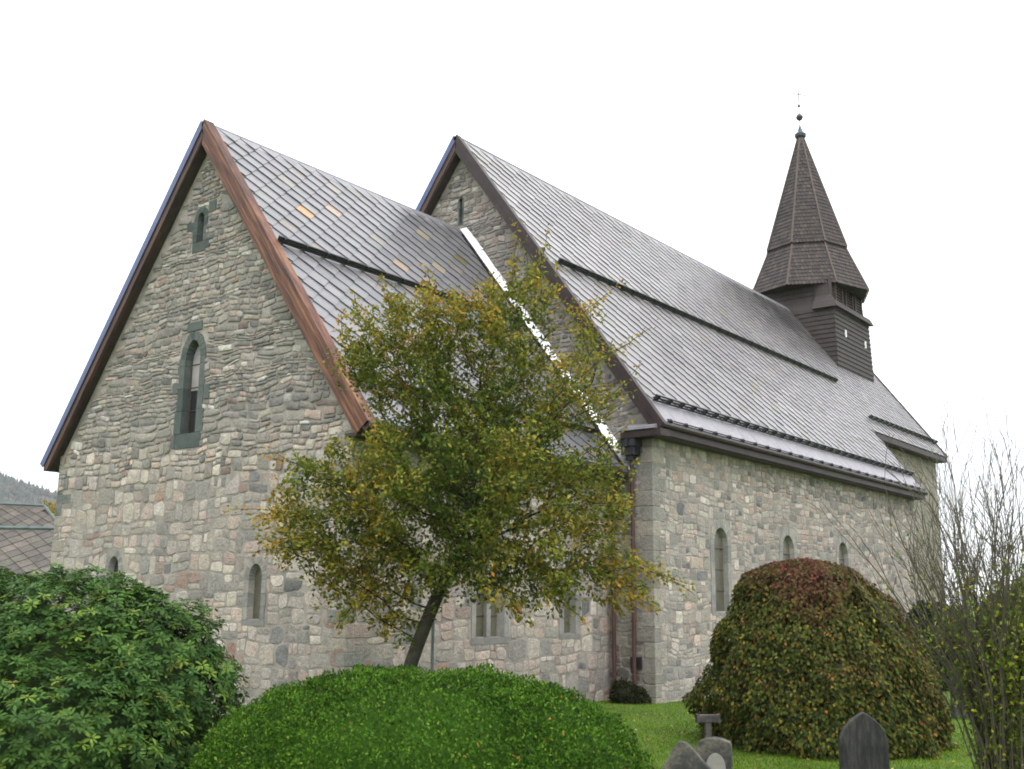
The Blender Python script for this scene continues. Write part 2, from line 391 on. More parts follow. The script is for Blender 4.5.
def window(fr, c, a, v0, vs, vt, w, depth, cols, holes, rects, wvar=.3, sill=.22, glass=None, bars=True, splay=.8, proud=.012, mullion=False, flat=False, extra=()):
    path = [(c-a, v0), (c-a, (2*v0+vt)/3), (c-a, (v0+2*vt)/3), (c-a, vt), (c, vt), (c+a, vt), (c+a, (v0+2*vt)/3), (c+a, (2*v0+vt)/3), (c+a, v0)] if flat else arch_path(c, a, v0, vs, vt)
    # finer jambs so each block can have its own width
    if not flat:
        nb = max(3, int((vs-v0)/.42)); L = [(c-a, v0+(vs-v0)*i/nb) for i in range(nb)]
        path = L + path[2:-2] + [(c+a, q[1]) for q in L[::-1]]
    hole = offset(path, w*.45, c); holes.append(hole)
    xs = [p[0] for p in path]; rects.append((min(xs)-w, max(xs)+w, v0-sill, vt+w*.95))
    mb = MB(); n = len(path)
    inner = [(c+(p[0]-c)*splay, v0+(p[1]-v0)*(1-(1-splay)*.25)+.02) for p in path]
    blocks = []
    i = 0
    rnd = random.Random(int(c*100)+int(v0*10))
    arch0 = next(i for i, p in enumerate(path) if p[1] >= vs-.001) if not flat else 2
    for i in range(n-1):
        is_jamb = i < arch0 or i >= n-1-arch0
        ww = w*(1+rnd.uniform(-.12, wvar)*(1 if is_jamb else .35))
        o = offset(path, ww, c)
        col = rnd.choice(cols)
        p0, p1, q0, q1 = path[i], path[i+1], o[i], o[i+1]
        g = .004; pr = proud+rnd.uniform(0, .008)
        t = Vector((p1[0]-p0[0], p1[1]-p0[1]))
        if t.length < 1e-6: continue
        t = t.normalized()*g
        P0, P1, Q0, Q1 = (p0[0]+t.x, p0[1]+t.y), (p1[0]-t.x, p1[1]-t.y), (q0[0]+t.x, q0[1]+t.y), (q1[0]-t.x, q1[1]-t.y)
        I0, I1 = inner[i], inner[i+1]
        A = [fr.p(*P0, pr), fr.p(*P1, pr), fr.p(*Q1, pr), fr.p(*Q0, pr), fr.p(*Q0, -.1), fr.p(*Q1, -.1), fr.p(*I0, -depth-.03), fr.p(*I1, -depth-.03)]
        mb.add(A, [(0, 1, 2, 3), (3, 2, 5, 4), (1, 0, 6, 7), (0, 3, 4, 6), (2, 1, 7, 5)], col)
    # sill
    sw = a+w*1.02
    A = [fr.p(c-sw, v0-sill, .015), fr.p(c+sw, v0-sill, .015), fr.p(c+sw, v0-.005, .02), fr.p(c-sw, v0-.005, .02), fr.p(c-a*splay, v0+.03, -depth-.03), fr.p(c+a*splay, v0+.03, -depth-.03),
         fr.p(c-sw, v0-sill, -.1), fr.p(c+sw, v0-sill, -.1)]
    mb.add(A, [(0, 1, 2, 3), (3, 2, 5, 4), (1, 0, 6, 7), (0, 3, 4, 6), (2, 1, 7, 5)], cols[0])
    for u0_, u1_, v0_, v1_ in extra:
        b8 = [fr.p(u, v, d) for d in (-.08, proud+.006) for u, v in ((u0_, v0_), (u1_, v0_), (u1_, v1_), (u0_, v1_))]
        mb.add(b8, [(0,3,2,1),(4,5,6,7),(0,1,5,4),(1,2,6,5),(2,3,7,6),(3,0,4,7)], rnd.choice(cols))
        rects.append((u0_, u1_, v0_, v1_))
    hole.insert(0, (hole[0][0], v0-sill*.5)); hole.append((hole[-1][0], v0-sill*.5))
    wn_ = mb.build('window', M_soap, church, recalc=True)
    pm = MB(); ip = [(p[0], p[1]) for p in inner]
    pm.add([fr.p(q[0], q[1], -depth) for q in ip], [tuple(range(len(ip)))])
    pane = pm.build('pane', glass or M_glass, wn_)
    if bars:
        bm_ = MB(); k = int((vt-v0)/.62)
        for q in range(1, k+1):
            vv = v0+(vt-v0)*q/(k+1); bm_.tube([fr.p(c-a*splay*.98, vv, -depth+.015), fr.p(c+a*splay*.98, vv, -depth+.015)], .012, 5)
        bm_.tube([fr.p(c-a*splay*.93, v0+.03, -depth+.012), fr.p(c-a*splay*.93, vs, -depth+.012)], .018, 5)
        bm_.build('glazing_bar', M_hip, wn_)
    if mullion:
        mm = MB(); mm.box((-.075, 0, -.1), (.075, 1, .1)); mm.v = [tuple(fr.p(c+x, v0+.02+(vt-v0-.04)*y, -depth+.04+z*.6)) for x, y, z in mm.v]
        mm.c = [cols[1]]*len(mm.v); mm.build('mullion', M_soap, wn_, recalc=True)
    return wn_

NSUR = [(.26, .255, .235), (.30, .29, .26), (.22, .22, .205), (.34, .31, .26), (.28, .27, .25)]
h_gab, r_gab, h_cs, r_cs, h_ng, r_ng, h_ns, r_ns = [], [], [], [], [], [], [], []
window(F_gab, -.12, .30, 6.42, 8.1, 8.72, .21, .18, SOAP, h_gab, r_gab, wvar=.3, sill=.36, proud=.02, splay=.95, extra=((-.85, -.645, 7.45, 7.72), (.405, .63, 7.2, 7.55), (-.42, .16, 8.955, 9.17), (-.76, -.645, 6.1, 6.42)))
window(F_gab, -.2, .13, 11.25, 11.85, 12.02, .15, .14, SOAP, h_gab, r_gab, wvar=.3, sill=.26, bars=False, extra=((.09, .38, 11.95, 12.24), (-.75, -.49, 11.6, 11.82), (.09, .22, 11.05, 11.25)))
window(F_gab, 2.73, .22, 2.1, 2.95, 3.3, .15, .12, GREYST, h_gab, r_gab, wvar=.25, sill=.12, bars=False, glass=M_dull)
window(F_gab, -2.83, .22, 2.35, 3.2, 3.55, .14, .12, GREYST, h_gab, r_gab, wvar=.25, sill=.12, bars=False)
window(F_cs, 4.82, .52, 1.72, 4.0, 4.2, .16, .14, GREYST, h_cs, r_cs, wvar=.15, sill=.14, mullion=True, flat=True, glass=M_dull)
window(F_cs, 8.02, .26, 1.75, 3.2, 3.6, .2, .15, GREYST, h_cs, r_cs, wvar=.3, sill=.12, bars=False, glass=M_dull)
window(F_ns, 13.72, .42, 2.3, 4.2, 4.72, .22, .13, NSUR, h_ns, r_ns, wvar=.3, sill=.1, glass=M_dull, splay=.9)
window(F_ns, 18.45, .45, 2.3, 4.2, 4.75, .22, .13, NSUR, h_ns, r_ns, wvar=.3, sill=.1, glass=M_dull, splay=.9)
window(F_ns, 23.2, .45, 2.3, 4.2, 4.75, .22, .13, NSUR, h_ns, r_ns, wvar=.3, sill=.1, glass=M_dull, splay=.9)
window(F_ng, 0, .06, 14.5, 15.3, 15.36, .05, .35, SOAP, h_ng, r_ng, wvar=.2, sill=.05, bars=False)

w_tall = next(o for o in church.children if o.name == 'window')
pm = MB(); pm.add([F_gab.p(u, v, -.172) for u, v in ((-.40, 7.5), (.16, 7.5), (.16, 8.08), (.11, 8.38), (0, 8.58), (-.12, 8.66), (-.24, 8.58), (-.35, 8.38), (-.40, 8.08))], [tuple(range(9))])  # sky reflection on the upper lancet glass, painted as a pale sheet
pm.build('pale_pane', mat('painted_sky_reflection', (.34, .315, .31), .25, var=((2, .15),)), w_tall)
def face_with_holes(mb, fr, outer, holes):
    loops = [[Vector((a, b, 0)) for a, b in outer]] + [[Vector((a, b, 0)) for a, b in h] for h in holes]
    flat = [p for l in loops for p in l]
    tris = tessellate_polygon(loops)
    vs = [fr.p(p.x, p.y) for p in flat]; fs = []
    for t in tris:
        nrm = (vs[t[1]]-vs[t[0]]).cross(vs[t[2]]-vs[t[0]])
        fs.append(tuple(t) if nrm.dot(fr.n) > 0 else tuple(t[::-1]))
    mb.add(vs, fs)

THIN = [(3.0, (.215, .197, .182)), (3, (.285, .258, .232)), (1.8, (.145, .140, .136)), (2.0, (.36, .312, .268)), (1.0, (.35, .262, .22)), (.7, (.48, .445, .41)), (.3, (.20, .135, .115))]
LOW = [(2.4, (.41, .355, .30)), (2.0, (.42, .328, .275)), (2.4, (.325, .288, .254)), (1.4, (.24, .222, .204)), (.3, (.145, .145, .145)), (.9, (.49, .432, .372)), (.35, (.27, .172, .138))]
PALE = [(2.4, (.325, .295, .26)), (2.2, (.41, .354, .298)), (1.7, (.44, .335, .275)), (1.8, (.245, .232, .212)), (.35, (.15, .152, .15)), (1.1, (.50, .45, .39))]
DULL = [(3, (.21, .193, .165)), (2, (.255, .228, .192)), (1.5, (.16, .152, .134)), (1, (.30, .262, .215))]
def rubble(mb, fr, u0, u1, v0, vtop, rects, style, seed, keep=None, stain=None):
    """uneven rubble courses: every stone its own outline, tilt and colour"""
    R = random.Random(seed); v = v0; vmax = max(vtop(u0+(u1-u0)*i/40) for i in range(41))
    def warp(u, v):
        q = noise.noise_vector(Vector((u*.9, v*.9, seed*1.7))); s = min(1, (u-u0)/.5, (u1-u)/.5); s = max(s, 0)
        return u + .07*q.x*s, v + .11*q.y + .05*noise.noise(Vector((u*2.2, v*2.2, seed)))
    while v < vmax:
        hm, lo, hi, pal, tl = style(v); h = hm*(R.uniform(.65, 1.4) if hm > .22 else R.uniform(.5, 1.75)); u = u0; top = v+h
        while u < u1-.02:
            hh = h
            w = max(.1, hm*R.uniform(lo, hi)*(1.3 if R.random() < .15 else 1))
            if u1-(u+w) < .14: w = u1-u
            cells = [(u, u+w, v, v+h)]
            if h > .2 and R.random() < .56:
                s = v+h*R.uniform(.3, .7)
                if R.random() < .5: cells = [(u, u+w, v, s), (u, u+w, s, v+h)]
                else:
                    t = u+w*R.uniform(.35, .65); cells = [(u, u+w, v, s), (u, t, s, v+h), (t, u+w, s, v+h)]
            for a, b, c, d in cells:
                for r in rects:
                    if a < r[1] and b > r[0] and c < r[3] and d > r[2]:
                        # keep the larger piece left beside, above or below the window
                        opts = [(a, min(b, r[0]), c, d), (max(a, r[1]), b, c, d), (a, b, c, min(d, r[2])), (a, b, max(c, r[3]), d)]
                        a, b, c, d = max(opts, key=lambda o: max(0, o[1]-o[0])*max(0, o[3]-o[2]) if o[1] > o[0] and o[3] > o[2] else -1)
                if b-a < .07 or d-c < .045: continue
                if d > min(vtop(a), vtop(b))-.02: continue
                if keep and not keep((a+b)/2, (c+d)/2): continue
                col = pick(pal, 1)[0]
                if stain: col = col*np.array(stain((a+b)/2, (c+d)/2))
                cu, cv, hw, hv = (a+b)/2, (c+d)/2, (b-a)/2, (d-c)/2
                g = R.uniform(.004, .013) if hm > .22 else R.uniform(.003, .016); hw -= g; hv -= g
                n = 12; p = R.uniform(3.0, 8); dep = R.uniform(.003, .011) if hm > .22 else R.uniform(.012, .034); ta, tb = R.uniform(-.03, .03), R.uniform(-.05, .05)
                tilt = R.gauss(tl, abs(tl)*1.2+.03); rj = [R.uniform(.82, 1.08) for _ in range(n)]
                rings = []
                for sc, dz in ((1.0, -.008), (.95, dep*.85), (.84, dep)):
                    ring = []
                    for k in range(n):
                        t = 2*pi*(k+.5)/n; x = math.copysign(abs(cos(t))**(2/p), cos(t)); y = math.copysign(abs(sin(t))**(2/p), sin(t))
                        x *= rj[k]; y *= rj[k]
                        s2 = 1-(1-sc)*min(1, .16/max(hw, hv))
                        x *= hw*s2; y *= hv*s2
                        y += x*tilt*(1 if abs(x) < .3 else .6)
                        uu, vv = warp(cu+x, cv+y)
                        ring.append(fr.p(min(max(uu, u0), u1), max(vv, -.3), dz + (ta*x+tb*y if dz > 0 else 0)))
                    rings.append(ring)
                uu, vv = warp(cu, cv)
                vs = rings[0]+rings[1]+rings[2]+[fr.p(uu, vv, dep*1.05)]
                fs = [(q*n+k, q*n+(k+1) % n, (q+1)*n+(k+1) % n, (q+1)*n+k) for q in (0, 1) for k in range(n)]
                fs += [(2*n+k, 2*n+(k+1) % n, 3*n) for k in range(n)]
                mb.add(vs, fs, tuple(col))
            u += w
        v = top

def quoins(mb, corner, du, dn, v0, v1, cols, seed, lo=.28, hi=.62):
    """dressed corner blocks, long and short in turn; du / dn point along the two faces, away from the corner"""
    R = random.Random(seed); v = v0; i = 0; c = Vector(corner); du, dn = Vector(du), Vector(dn)
    while v < v1:
        h = min(R.uniform(.24, .42), v1-v); a, b = (hi, lo) if i % 2 else (lo, hi); a *= R.uniform(.8, 1.15); b *= R.uniform(.8, 1.15)
        pr = .010+R.uniform(0, .010); g = .008
        col = np.array(R.choice(cols))*R.uniform(.8, 1.2)
        o = c - du*pr - dn*pr
        ring = [o, o+du*(a+pr), o+du*(a+pr)+dn*(pr+.02), o+du*(.1)+dn*(.1), o+dn*(b+pr)+du*(pr+.02), o+dn*(b+pr)]
        ring = [p+Vector((0, 0, v+g)) for p in ring]
        mb.prism(ring, (0, 0, h-2*g), tuple(col)); v += h; i += 1

# chancel walls
zc = lambda x: H1-.40-m1*abs(x)
mb = MB()
face_with_holes(mb, F_gab, [(-CL, -.3), (CW, -.3), (CW, zc(CW)), (0, zc(0)), (-CL, zc(CL))], h_gab)
face_with_holes(mb, F_cs, [(.3, -.3), (L1, -.3), (L1, zc(CW)), (.3, zc(CW))], h_cs)
mb.add([(-CL, .3, -.3), (-CL, L1, -.3), (-CL, L1, zc(CL)), (-CL, .3, zc(CL))], [(3, 2, 1, 0)])
cw = mb.build('chancel_wall', M_mortar, church)
mb = MB()
def st_gab(v):
    if v > 6.15: return (.095 if noise.noise(Vector((v*1.3, 4, 1))) < .12 else .15, 1.4, 4.8, THIN, -.04)
    if v > 5.2: return (.22, .9, 2.2, LOW, .0)
    return (.36, .55, 1.6, LOW, 0)
rubble(mb, F_gab, -CL, CW, -.1, zc, r_gab, st_gab, 3)
rubble(mb, F_cs, .3, L1, -.1, lambda u: zc(CW), r_cs, lambda v: (.36, .6, 1.7, LOW, 0), 5)
mb.build('rubble_stonework', M_stone, cw, smooth=True); mb = MB()
quoins(mb, (CW, .3, 0), (-1, 0, 0), (0, 1, 0), -.1, 6.3, [(.34, .30, .25), (.27, .26, .235), (.38, .30, .25), (.22, .22, .20)], 11)
mb.build('corner_stones', M_stone, cw, recalc=True, bevel=.012); mb = MB()
quoins(mb, (-CL, .3, 0), (1, 0, 0), (0, 1, 0), -.1, 6.3, [(.30, .28, .24), (.10, .115, .11), (.27, .25, .22), (.33, .29, .24), (.09, .105, .10)], 12)
mb.build('corner_stones', M_stone, cw, recalc=True, bevel=.012)

# nave walls
zn = lambda x: H2-.45-m2*abs(x)
mb = MB()
face_with_holes(mb, F_ng, [(-NW, -.3), (NW, -.3), (NW, 7.3), (0, zn(0)), (-NW, 7.3)], h_ng)
face_with_holes(mb, F_ns, [(L1, -.3), (YN1, -.3), (YN1, 7.15), (L1, 7.15)], h_ns)
mb.add([(NW, YN1, -.3), (-NW, YN1, -.3), (-NW, YN1, 7.3), (0, YN1, zn(0)), (NW, YN1, 7.3)], [(0, 1, 2, 3, 4)])
mb.add([(-NW, L1, -.3), (-NW, YN1, -.3), (-NW, YN1, 7.3), (-NW, L1, 7.3)], [(3, 2, 1, 0)])
nw = mb.build('nave_wall', M_mortar, church)
mb = MB()
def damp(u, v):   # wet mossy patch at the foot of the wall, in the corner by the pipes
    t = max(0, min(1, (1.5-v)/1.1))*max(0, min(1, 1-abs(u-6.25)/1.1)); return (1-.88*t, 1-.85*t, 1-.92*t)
st_ng = lambda v: (.11, 1.5, 4.6, [(w, tuple(np.array(c)*.92)) for w, c in THIN], .03) if v > 7.5 else (.32, .8, 1.6, DULL, 0)
rubble(mb, F_ng, -NW, NW, -.1, zn, r_ng, st_ng, 21, keep=lambda u, v: v > H1-m1*abs(u)-.1 or u > CW-.1, stain=damp)
def st_ns(v):
    if v < 2: return (.27, .8, 1.7, PALE, 0)
    if v < 6: return (.29, .7, 1.7, PALE, 0)
    return (.24, .9, 1.9, [(w, tuple(np.array(c)*(.93, .945, .90))) for w, c in PALE], 0)
def st_nsb(v):
    a = st_ns(v); return (a[0]*.8, 1, 2.3, [(w*(1 if i < 2 else 1.3), tuple(np.array(c)*.9)) for i, (w, c) in enumerate(PALE)], .02)
rubble(mb, F_ns, L1, 16.2, -.1, lambda u: 7.1, r_ns, st_ns, 23)
rubble(mb, F_ns, 16.2, YN1, -.1, lambda u: 7.1, r_ns, st_nsb, 24)
mb.build('rubble_stonework', M_stone, nw, smooth=True); mb = MB()
quoins(mb, (NW, L1, 0), (-1, 0, 0), (0, 1, 0), -.1, 7.0, [(.24, .225, .19), (.29, .26, .21), (.20, .195, .17), (.26, .24, .21)], 31, .34, .6)
mb.build('corner_stones', M_stone, nw, recalc=True, bevel=.012)
mb = MB(); mb.box((6.28, L1-.06, .85), (6.62, L1+.05, 1.15)); mb.build('wall_vent', M_iron, nw)

# western block, set in from the nave
mb = MB()
mb.box((-WW, YN1-.2, -.3), (WW, YW1-.4, E3-.1))
mb.prism([(WW, YW1-.4, E3-.1), (0, YW1-.4, zn(0)), (-WW, YW1-.4, E3-.1)], (0, -2, 0))
ww = mb.build('tower_base_wall', M_mortar, church, recalc=True)
mb = MB(); rubble(mb, F_ws, YN1, YW1-.4, -.1, lambda u: E3-.1, [], lambda v: (.25, .9, 2, [(w, tuple(np.array(c)*(.95, .97, .8))) for w, c in DULL], 0), 41)
mb.build('rubble_stonework', M_stone, ww, smooth=True)

# ---------------------------------------------------------------- slates
def clip(poly, ax, val, keep_gt):
    outp = []
    for i in range(len(poly)):
        a, b = poly[i], poly[(i+1) % len(poly)]
        ia, ib = (a[ax] > val) == keep_gt, (b[ax] > val) == keep_gt
        if ia: outp.append(a)
        if ia != ib:
            t = (val-a[ax])/(b[ax]-a[ax]); outp.append((a[0]+(b[0]-a[0])*t, a[1]+(b[1]-a[1])*t))
    return outp
def slates(mb, org, yv, sv, y0, y1, s0, s1, half, pal, seed, special=None, dark=None, lift=.046):
    """diamond slates: each a thin tilted plate whose two lower edges lie over the next row"""
    org, yv, sv = Vector(org), Vector(yv), Vector(sv); nv = yv.cross(sv)
    if nv.z < 0: nv = -nv
    R = random.Random(seed); rows = int((s1-s0)/half)+3; cols = int((y1-y0)/(2*half))+3
    for j in range(-1, rows):
        for i in range(-1, cols):
            cy = y0 + (i+.5*(j % 2))*2*half + R.uniform(-.008, .008); cs = s0+j*half + R.uniform(-.006, .006); h = half*1.02
            poly = [(cy, cs+h), (cy+h, cs), (cy, cs-h), (cy-h, cs)]
            for ax, val, k in ((0, y0, True), (0, y1, False), (1, s0, True), (1, s1, False)):
                if poly: poly = clip(poly, ax, val, k)
            if len(poly) < 3: continue
            col = pick(pal, 1, .07)[0]
            if dark: col = col*dark(cy, cs)
            if special and (i, j) in special: col = np.array(special[(i, j)])
            tx = R.gauss(0, .004)-.0045/half; l2 = lift*R.uniform(.85, 1.15)
            zf = lambda p: .016 + l2*(p[1]-cs+h)/(2*h) + tx*(p[0]-cy)
            topv = [org+yv*p[0]+sv*p[1]+nv*zf(p) for p in poly]; botv = [q-nv*.015 for q in topv]
            n = len(poly)
            a2 = sum(poly[q][0]*poly[(q+1) % n][1]-poly[(q+1) % n][0]*poly[q][1] for q in range(n))
            mb.add(topv+botv, [tuple(range(n))]+[(q, q+n, (q+1) % n+n, (q+1) % n) for q in range(n)], tuple(col))
SL = [(4, (.145, .14, .147)), (2, (.16, .155, .16)), (1.5, (.13, .127, .133)), (.25, (.175, .155, .135))]
def slope(Wd, Ht, Et):
    l = hypot(Wd, Ht-Et); return (Wd/l, 0, -(Ht-Et)/l), l
sv1, len1 = slope(W1, H1, E1); sv2, len2 = slope(W2, H2, E2); sW3 = W3/W2*len2
# roof decks (timber under the slates)
def deck(mb, Wd, Ht, Et, y0, y1, th=.26):
    mm = (Ht-Et)/Wd
    ring = [(0, y0, Ht-.03), (Wd, y0, Et-.03), (Wd-.02, y0, Et-.18), (Wd-.2, y0, Et-.18+.2*mm-.12), (0, y0, Ht-.03-th*1.7)]
    mb.prism(ring, (0, y1-y0, 0)); mb.prism([(-a, b, c) for a, b, c in ring], (0, y1-y0, 0))
mb = MB(); deck(mb, W1, H1, E1, .03, L1-.02); crd = mb.build('chancel_roof', M_deck, church, recalc=True)
mb = MB()
ORG = [(.36, .20, .065), (.30, .215, .15), (.24, .205, .15), (.22, .165, .13)]
spec = {}
mb2 = MB()
half1 = .322
def near_spec(y, s):   # which slate holds a point of the roof
    best = None
    for j in range(-1, 40):
        for i in range(-1, 40):
            cy = .12+(i+.5*(j % 2))*2*half1; cs = .1+j*half1; d = abs(cy-y)+abs(cs-s)
            if best is None or d < best[0]: best = (d, (i, j))
    return best[1]
for (y, s), c in {(2.1, 2.58): ORG[0], (3.3, 2.1): ORG[1], (4.7, 3.7): ORG[1], (4.5, 4.7): ORG[2], (7.2, 1.6): ORG[2], (8.1, 3.4): ORG[3], (6.2, 4.0): ORG[3], (8.4, 2.2): (.12, .11, .05), (6.9, 3.2): ORG[2]}.items():
    spec[near_spec(y, s)] = c
slates(mb2, (0, 0, H1), (0, 1, 0), sv1, .12, L1-.25, .1, len1, half1, SL, 51, spec)
mb2.build('slates', M_slate, crd)
mb = MB(); mb.tube([(0, .03, H1+.02), (0, L1, H1+.02)], .045, 8)
for s in (1, -1): mb.prism([(s*.0, .05, H1+.06), (s*.2, .05, H1+.055-.2*m1), (s*.2, .05, H1+.03-.2*m1), (0, .05, H1+.03)], (0, L1-.06, 0))
mb.build('ridge_cap', M_lead, crd, recalc=True)
mb = MB(); deck(mb, W2, H2, E2, YN0+.03, YN1, .3); nrd = mb.build('nave_roof', M_deck, church, recalc=True)
mb = MB(); deck(mb, W3, H2, E3, YN1, YW1, .3); mb.build('roof_extension', M_deck, nrd, recalc=True)
def mossy(y, s):   # lichen-darkened slates round the foot of the tower and along the ridge beside it
    t = max(0, 1-hypot((y-32.5)*.8, (s-1.0)*1.5)/6.5)*(1.1+.8*noise.noise(Vector((y*.9, s*.9, 2)))); return np.array((1, .98, .94))*(1-.72*max(0, min(1, t)))
SLN = [(4, (.20, .19, .20)), (2, (.225, .215, .223)), (1.5, (.178, .17, .178)), (.3, (.18, .165, .145)), (.3, (.24, .235, .24))]
mb2 = MB(); half2 = .34
slates(mb2, (0, 0, H2), (0, 1, 0), sv2, YN0+.15, YN1-.02, .1, len2*6.9/7.5, half2, SLN, 52, None, mossy)
slates(mb2, (0, 0, H2), (0, 1, 0), sv2, YN1-.02, YW1-.12, .1, sW3, half2, SLN, 53, None, mossy)
mb2.build('slates', M_slate, nrd)
mb = MB()
for s in (1, -1): mb.prism([(0, YN0+.05, H2+.06), (s*.16, YN0+.05, H2+.055-.16*m2), (s*.16, YN0+.05, H2+.03-.16*m2), (0, YN0+.05, H2+.03)], (0, 26.1, 0))
mb.tube([(0, YN0+.05, H2+.05), (0, 35.4, H2+.05)], .04, 8)
for q in range(12):
    y = 10.6+q*2.0; mb.box((.0, y-.02, H2-.75), (.03, y+.02, H2+.05), M=Matrix.Translation((0, 0, 0)))
mb.build('ridge_cap', M_lead, nrd, recalc=True)
# metal eave sheets with welts
def onslope(s, y, sv, Ht, d=0):
    n = Vector((-sv[2], 0, sv[0])); return Vector((0, y, Ht)) + Vector(sv)*s + n*d
mb = MB(); y = YN0+.12; R = random.Random(3)
while y < YN1-.05:
    y2 = min(y+.86, YN1-.02); lf = R.uniform(0, .012)
    a, b = len2*6.88/7.5, len2+.03
    mb.prism([onslope(a, y, sv2, H2, .02), onslope(a, y2-.012, sv2, H2, .02), onslope(b, y2-.012, sv2, H2, .035+lf), onslope(b, y, sv2, H2, .035+lf)], Vector((-sv2[2], 0, sv2[0]))*.012)
    mb.tube([onslope(a, y2-.012, sv2, H2, .035), onslope(b, y2-.012, sv2, H2, .05)], .012, 5)
    y = y2
mb.build('eave_flashing', M_lead, nrd, recalc=True)

# barge boards and verge caps
def barge(Wd, Ht, Et, y, side, wid, M, capw, parent, th=.05, Mc=None, low=0):
    mm = (Ht-Et)/Wd; ang = math.atan(mm); o = bpy.data.objects
    dz = wid/cos(ang)
    L = hypot(Wd, Ht-Et)
    # local: x along the rake downwards, z perpendicular (outward), y along the church
    mb = MB(); t = math.tan(ang)
    mb.prism([(-.02*0, -th, .05), (L+.05, -th, .05), (L+.05, -th, -wid), (wid*t, -th, -wid)], (0, th*2, 0))
    ob = mb.build('barge_board', M, parent, recalc=True, bevel=.006)
    ob.location = (0, y, Ht+.02); ob.rotation_euler = (0, ang if side > 0 else pi-ang, 0)
    if side < 0:
        # mirror so that the board hangs below the rake on the far side too
        ob.rotation_euler = (0, ang, pi); ob.location = (0, y, Ht+.02)
    if capw:
        mb = MB(); mb.prism([(0.0, -th-.02, .06), (L+.07, -th-.02, .06), (L+.07, capw, .06), (0.0, capw, .06)], (0, 0, .03))
        if side < 0: mb.v = [(a, -b+0, c) for a, b, c in mb.v]
        mb.prism([(0, (-th-.022)*(1 if side > 0 else -1), -.10), (L+.07, (-th-.022)*(1 if side > 0 else -1), -.10), (L+.07, (-th-.022)*(1 if side > 0 else -1), .09), (0, (-th-.022)*(1 if side > 0 else -1), .09)], (0, -.012*(1 if side > 0 else -1), 0))
        c = mb.build('verge_cap', Mc or M, ob, recalc=True)
    return ob
barge(W1, H1, E1, .06, 1, .36, M_rust, .2, crd)
barge(W1, H1, E1, .06, -1, .27, M_redwood, .26, crd, Mc=M_zinc)
barge(W2, H2, E2, YN0+.05, 1, .30, M_brown, .12, nrd)
barge(W2, H2, E2, YN0+.05, -1, .28, M_redwood, .16, nrd, Mc=M_zinc)
# west verge of the nave south slope below the extension, and the far verge
mb = MB()
a, b = sW3-.05, len2+.02
mb.prism([onslope(a, YN1+.01, sv2, H2, .06), onslope(b, YN1+.01, sv2, H2, .06), onslope(b, YN1+.01, sv2, H2, -.2), onslope(a, YN1+.01, sv2, H2, -.2)], (0, .05, 0))
mb.build('verge_board', M_brown, nrd, recalc=True); mb = MB()
mb.prism([onslope(0, YW1-.1, sv2, H2, .09), onslope(sW3, YW1-.1, sv2, H2, .09), onslope(sW3, YW1-.1, sv2, H2, -.25), onslope(0, YW1-.1, sv2, H2, -.25)], (0, .1, 0))
mb.build('verge_board', M_brown, nrd, recalc=True)
# fascia, soffit and gutters
mb = MB()
mb.box((W2-.09, YN0, E2-.25), (W2, YN1, E2-.02)); mb.box((NW-.1, YN0+.06, E2-.27), (W2-.092, YN1-.01, E2-.21))
mb.tube([(W2+.05, YN0-.02, E2+.0), (W2+.05, YN1+.02, E2+.0)], .075, 8)
mb.build('eave_fascia', M_brown, nrd, recalc=True)
mb = MB(); mb.box((W3-.07, YN1+.05, E3-.26), (W3, YW1-.12, E3-.02)); mb.box((WW-.1, YN1+.05, E3-.28), (W3-.072, YW1-.14, E3-.23)); mb.build('eave_fascia', M_brown, nrd, recalc=True)
mb = MB(); mb.tube([(W1+.02, .02, E1-.06), (W1+.02, L1-.1, E1-.06)], .11, 10); mb.box((CW-.05, .1, E1-.24), (W1-.03, L1-.03, E1-.17)); mb.build('gutter', M_brown, crd, recalc=True)
# boxed eave return at the foot of the nave gable, lead on top
mb = MB(); mb.box((6.3, YN0-.12, E2-.3), (W2+.06, L1-.01, E2-.1)); mb.build('eave_return', M_brown, nrd, bevel=.01)
mb = MB(); mb.add([Vector(p) for p in ((6.22, YN0-.17, E2-.097), (W2-.1, YN0-.17, E2-.097), (W2-.1, L1-.02, E2-.097), (6.22, L1-.02, E2-.097), (6.22, YN0-.17, E2-.02), (W2-.1, YN0-.17, E2-.02), (W2-.1, L1-.02, E2+.14), (6.22, L1-.02, E2+.14))], [(0,3,2,1),(4,5,6,7),(0,1,5,4),(1,2,6,5),(2,3,7,6),(3,0,4,7)])
mb.build('lead_cover', M_lead, nrd)
# bright flashing where the chancel roof meets the nave gable
mb = MB(); R = random.Random(8); s = .12
while s < len1+.05:
    s2 = min(s+1.1, len1+.06); l = R.uniform(0, .015)
    q = [onslope(s, L1-.19, sv1, H1, .085+l), onslope(s2+.03, L1-.19, sv1, H1, .10+l), onslope(s2+.03, L1-.02, sv1, H1, .245+l+R.uniform(0, .03)), onslope(s, L1-.02, sv1, H1, .23+l+R.uniform(0, .03))]
    mb.prism(q, Vector((-sv1[2], 0, sv1[0]))*.01); s = s2
mb.build('roof_flashing', M_flash, crd, recalc=True)
mb = MB(); mb.tube([(W1+.04, L1-.34, E1+.05), (W1+.08, L1-.34, E1-.08), (W1+.02, L1-.34, E1-.25)], [.16, .17, .12], 10); mb.build('gutter_end', M_brown, crd)

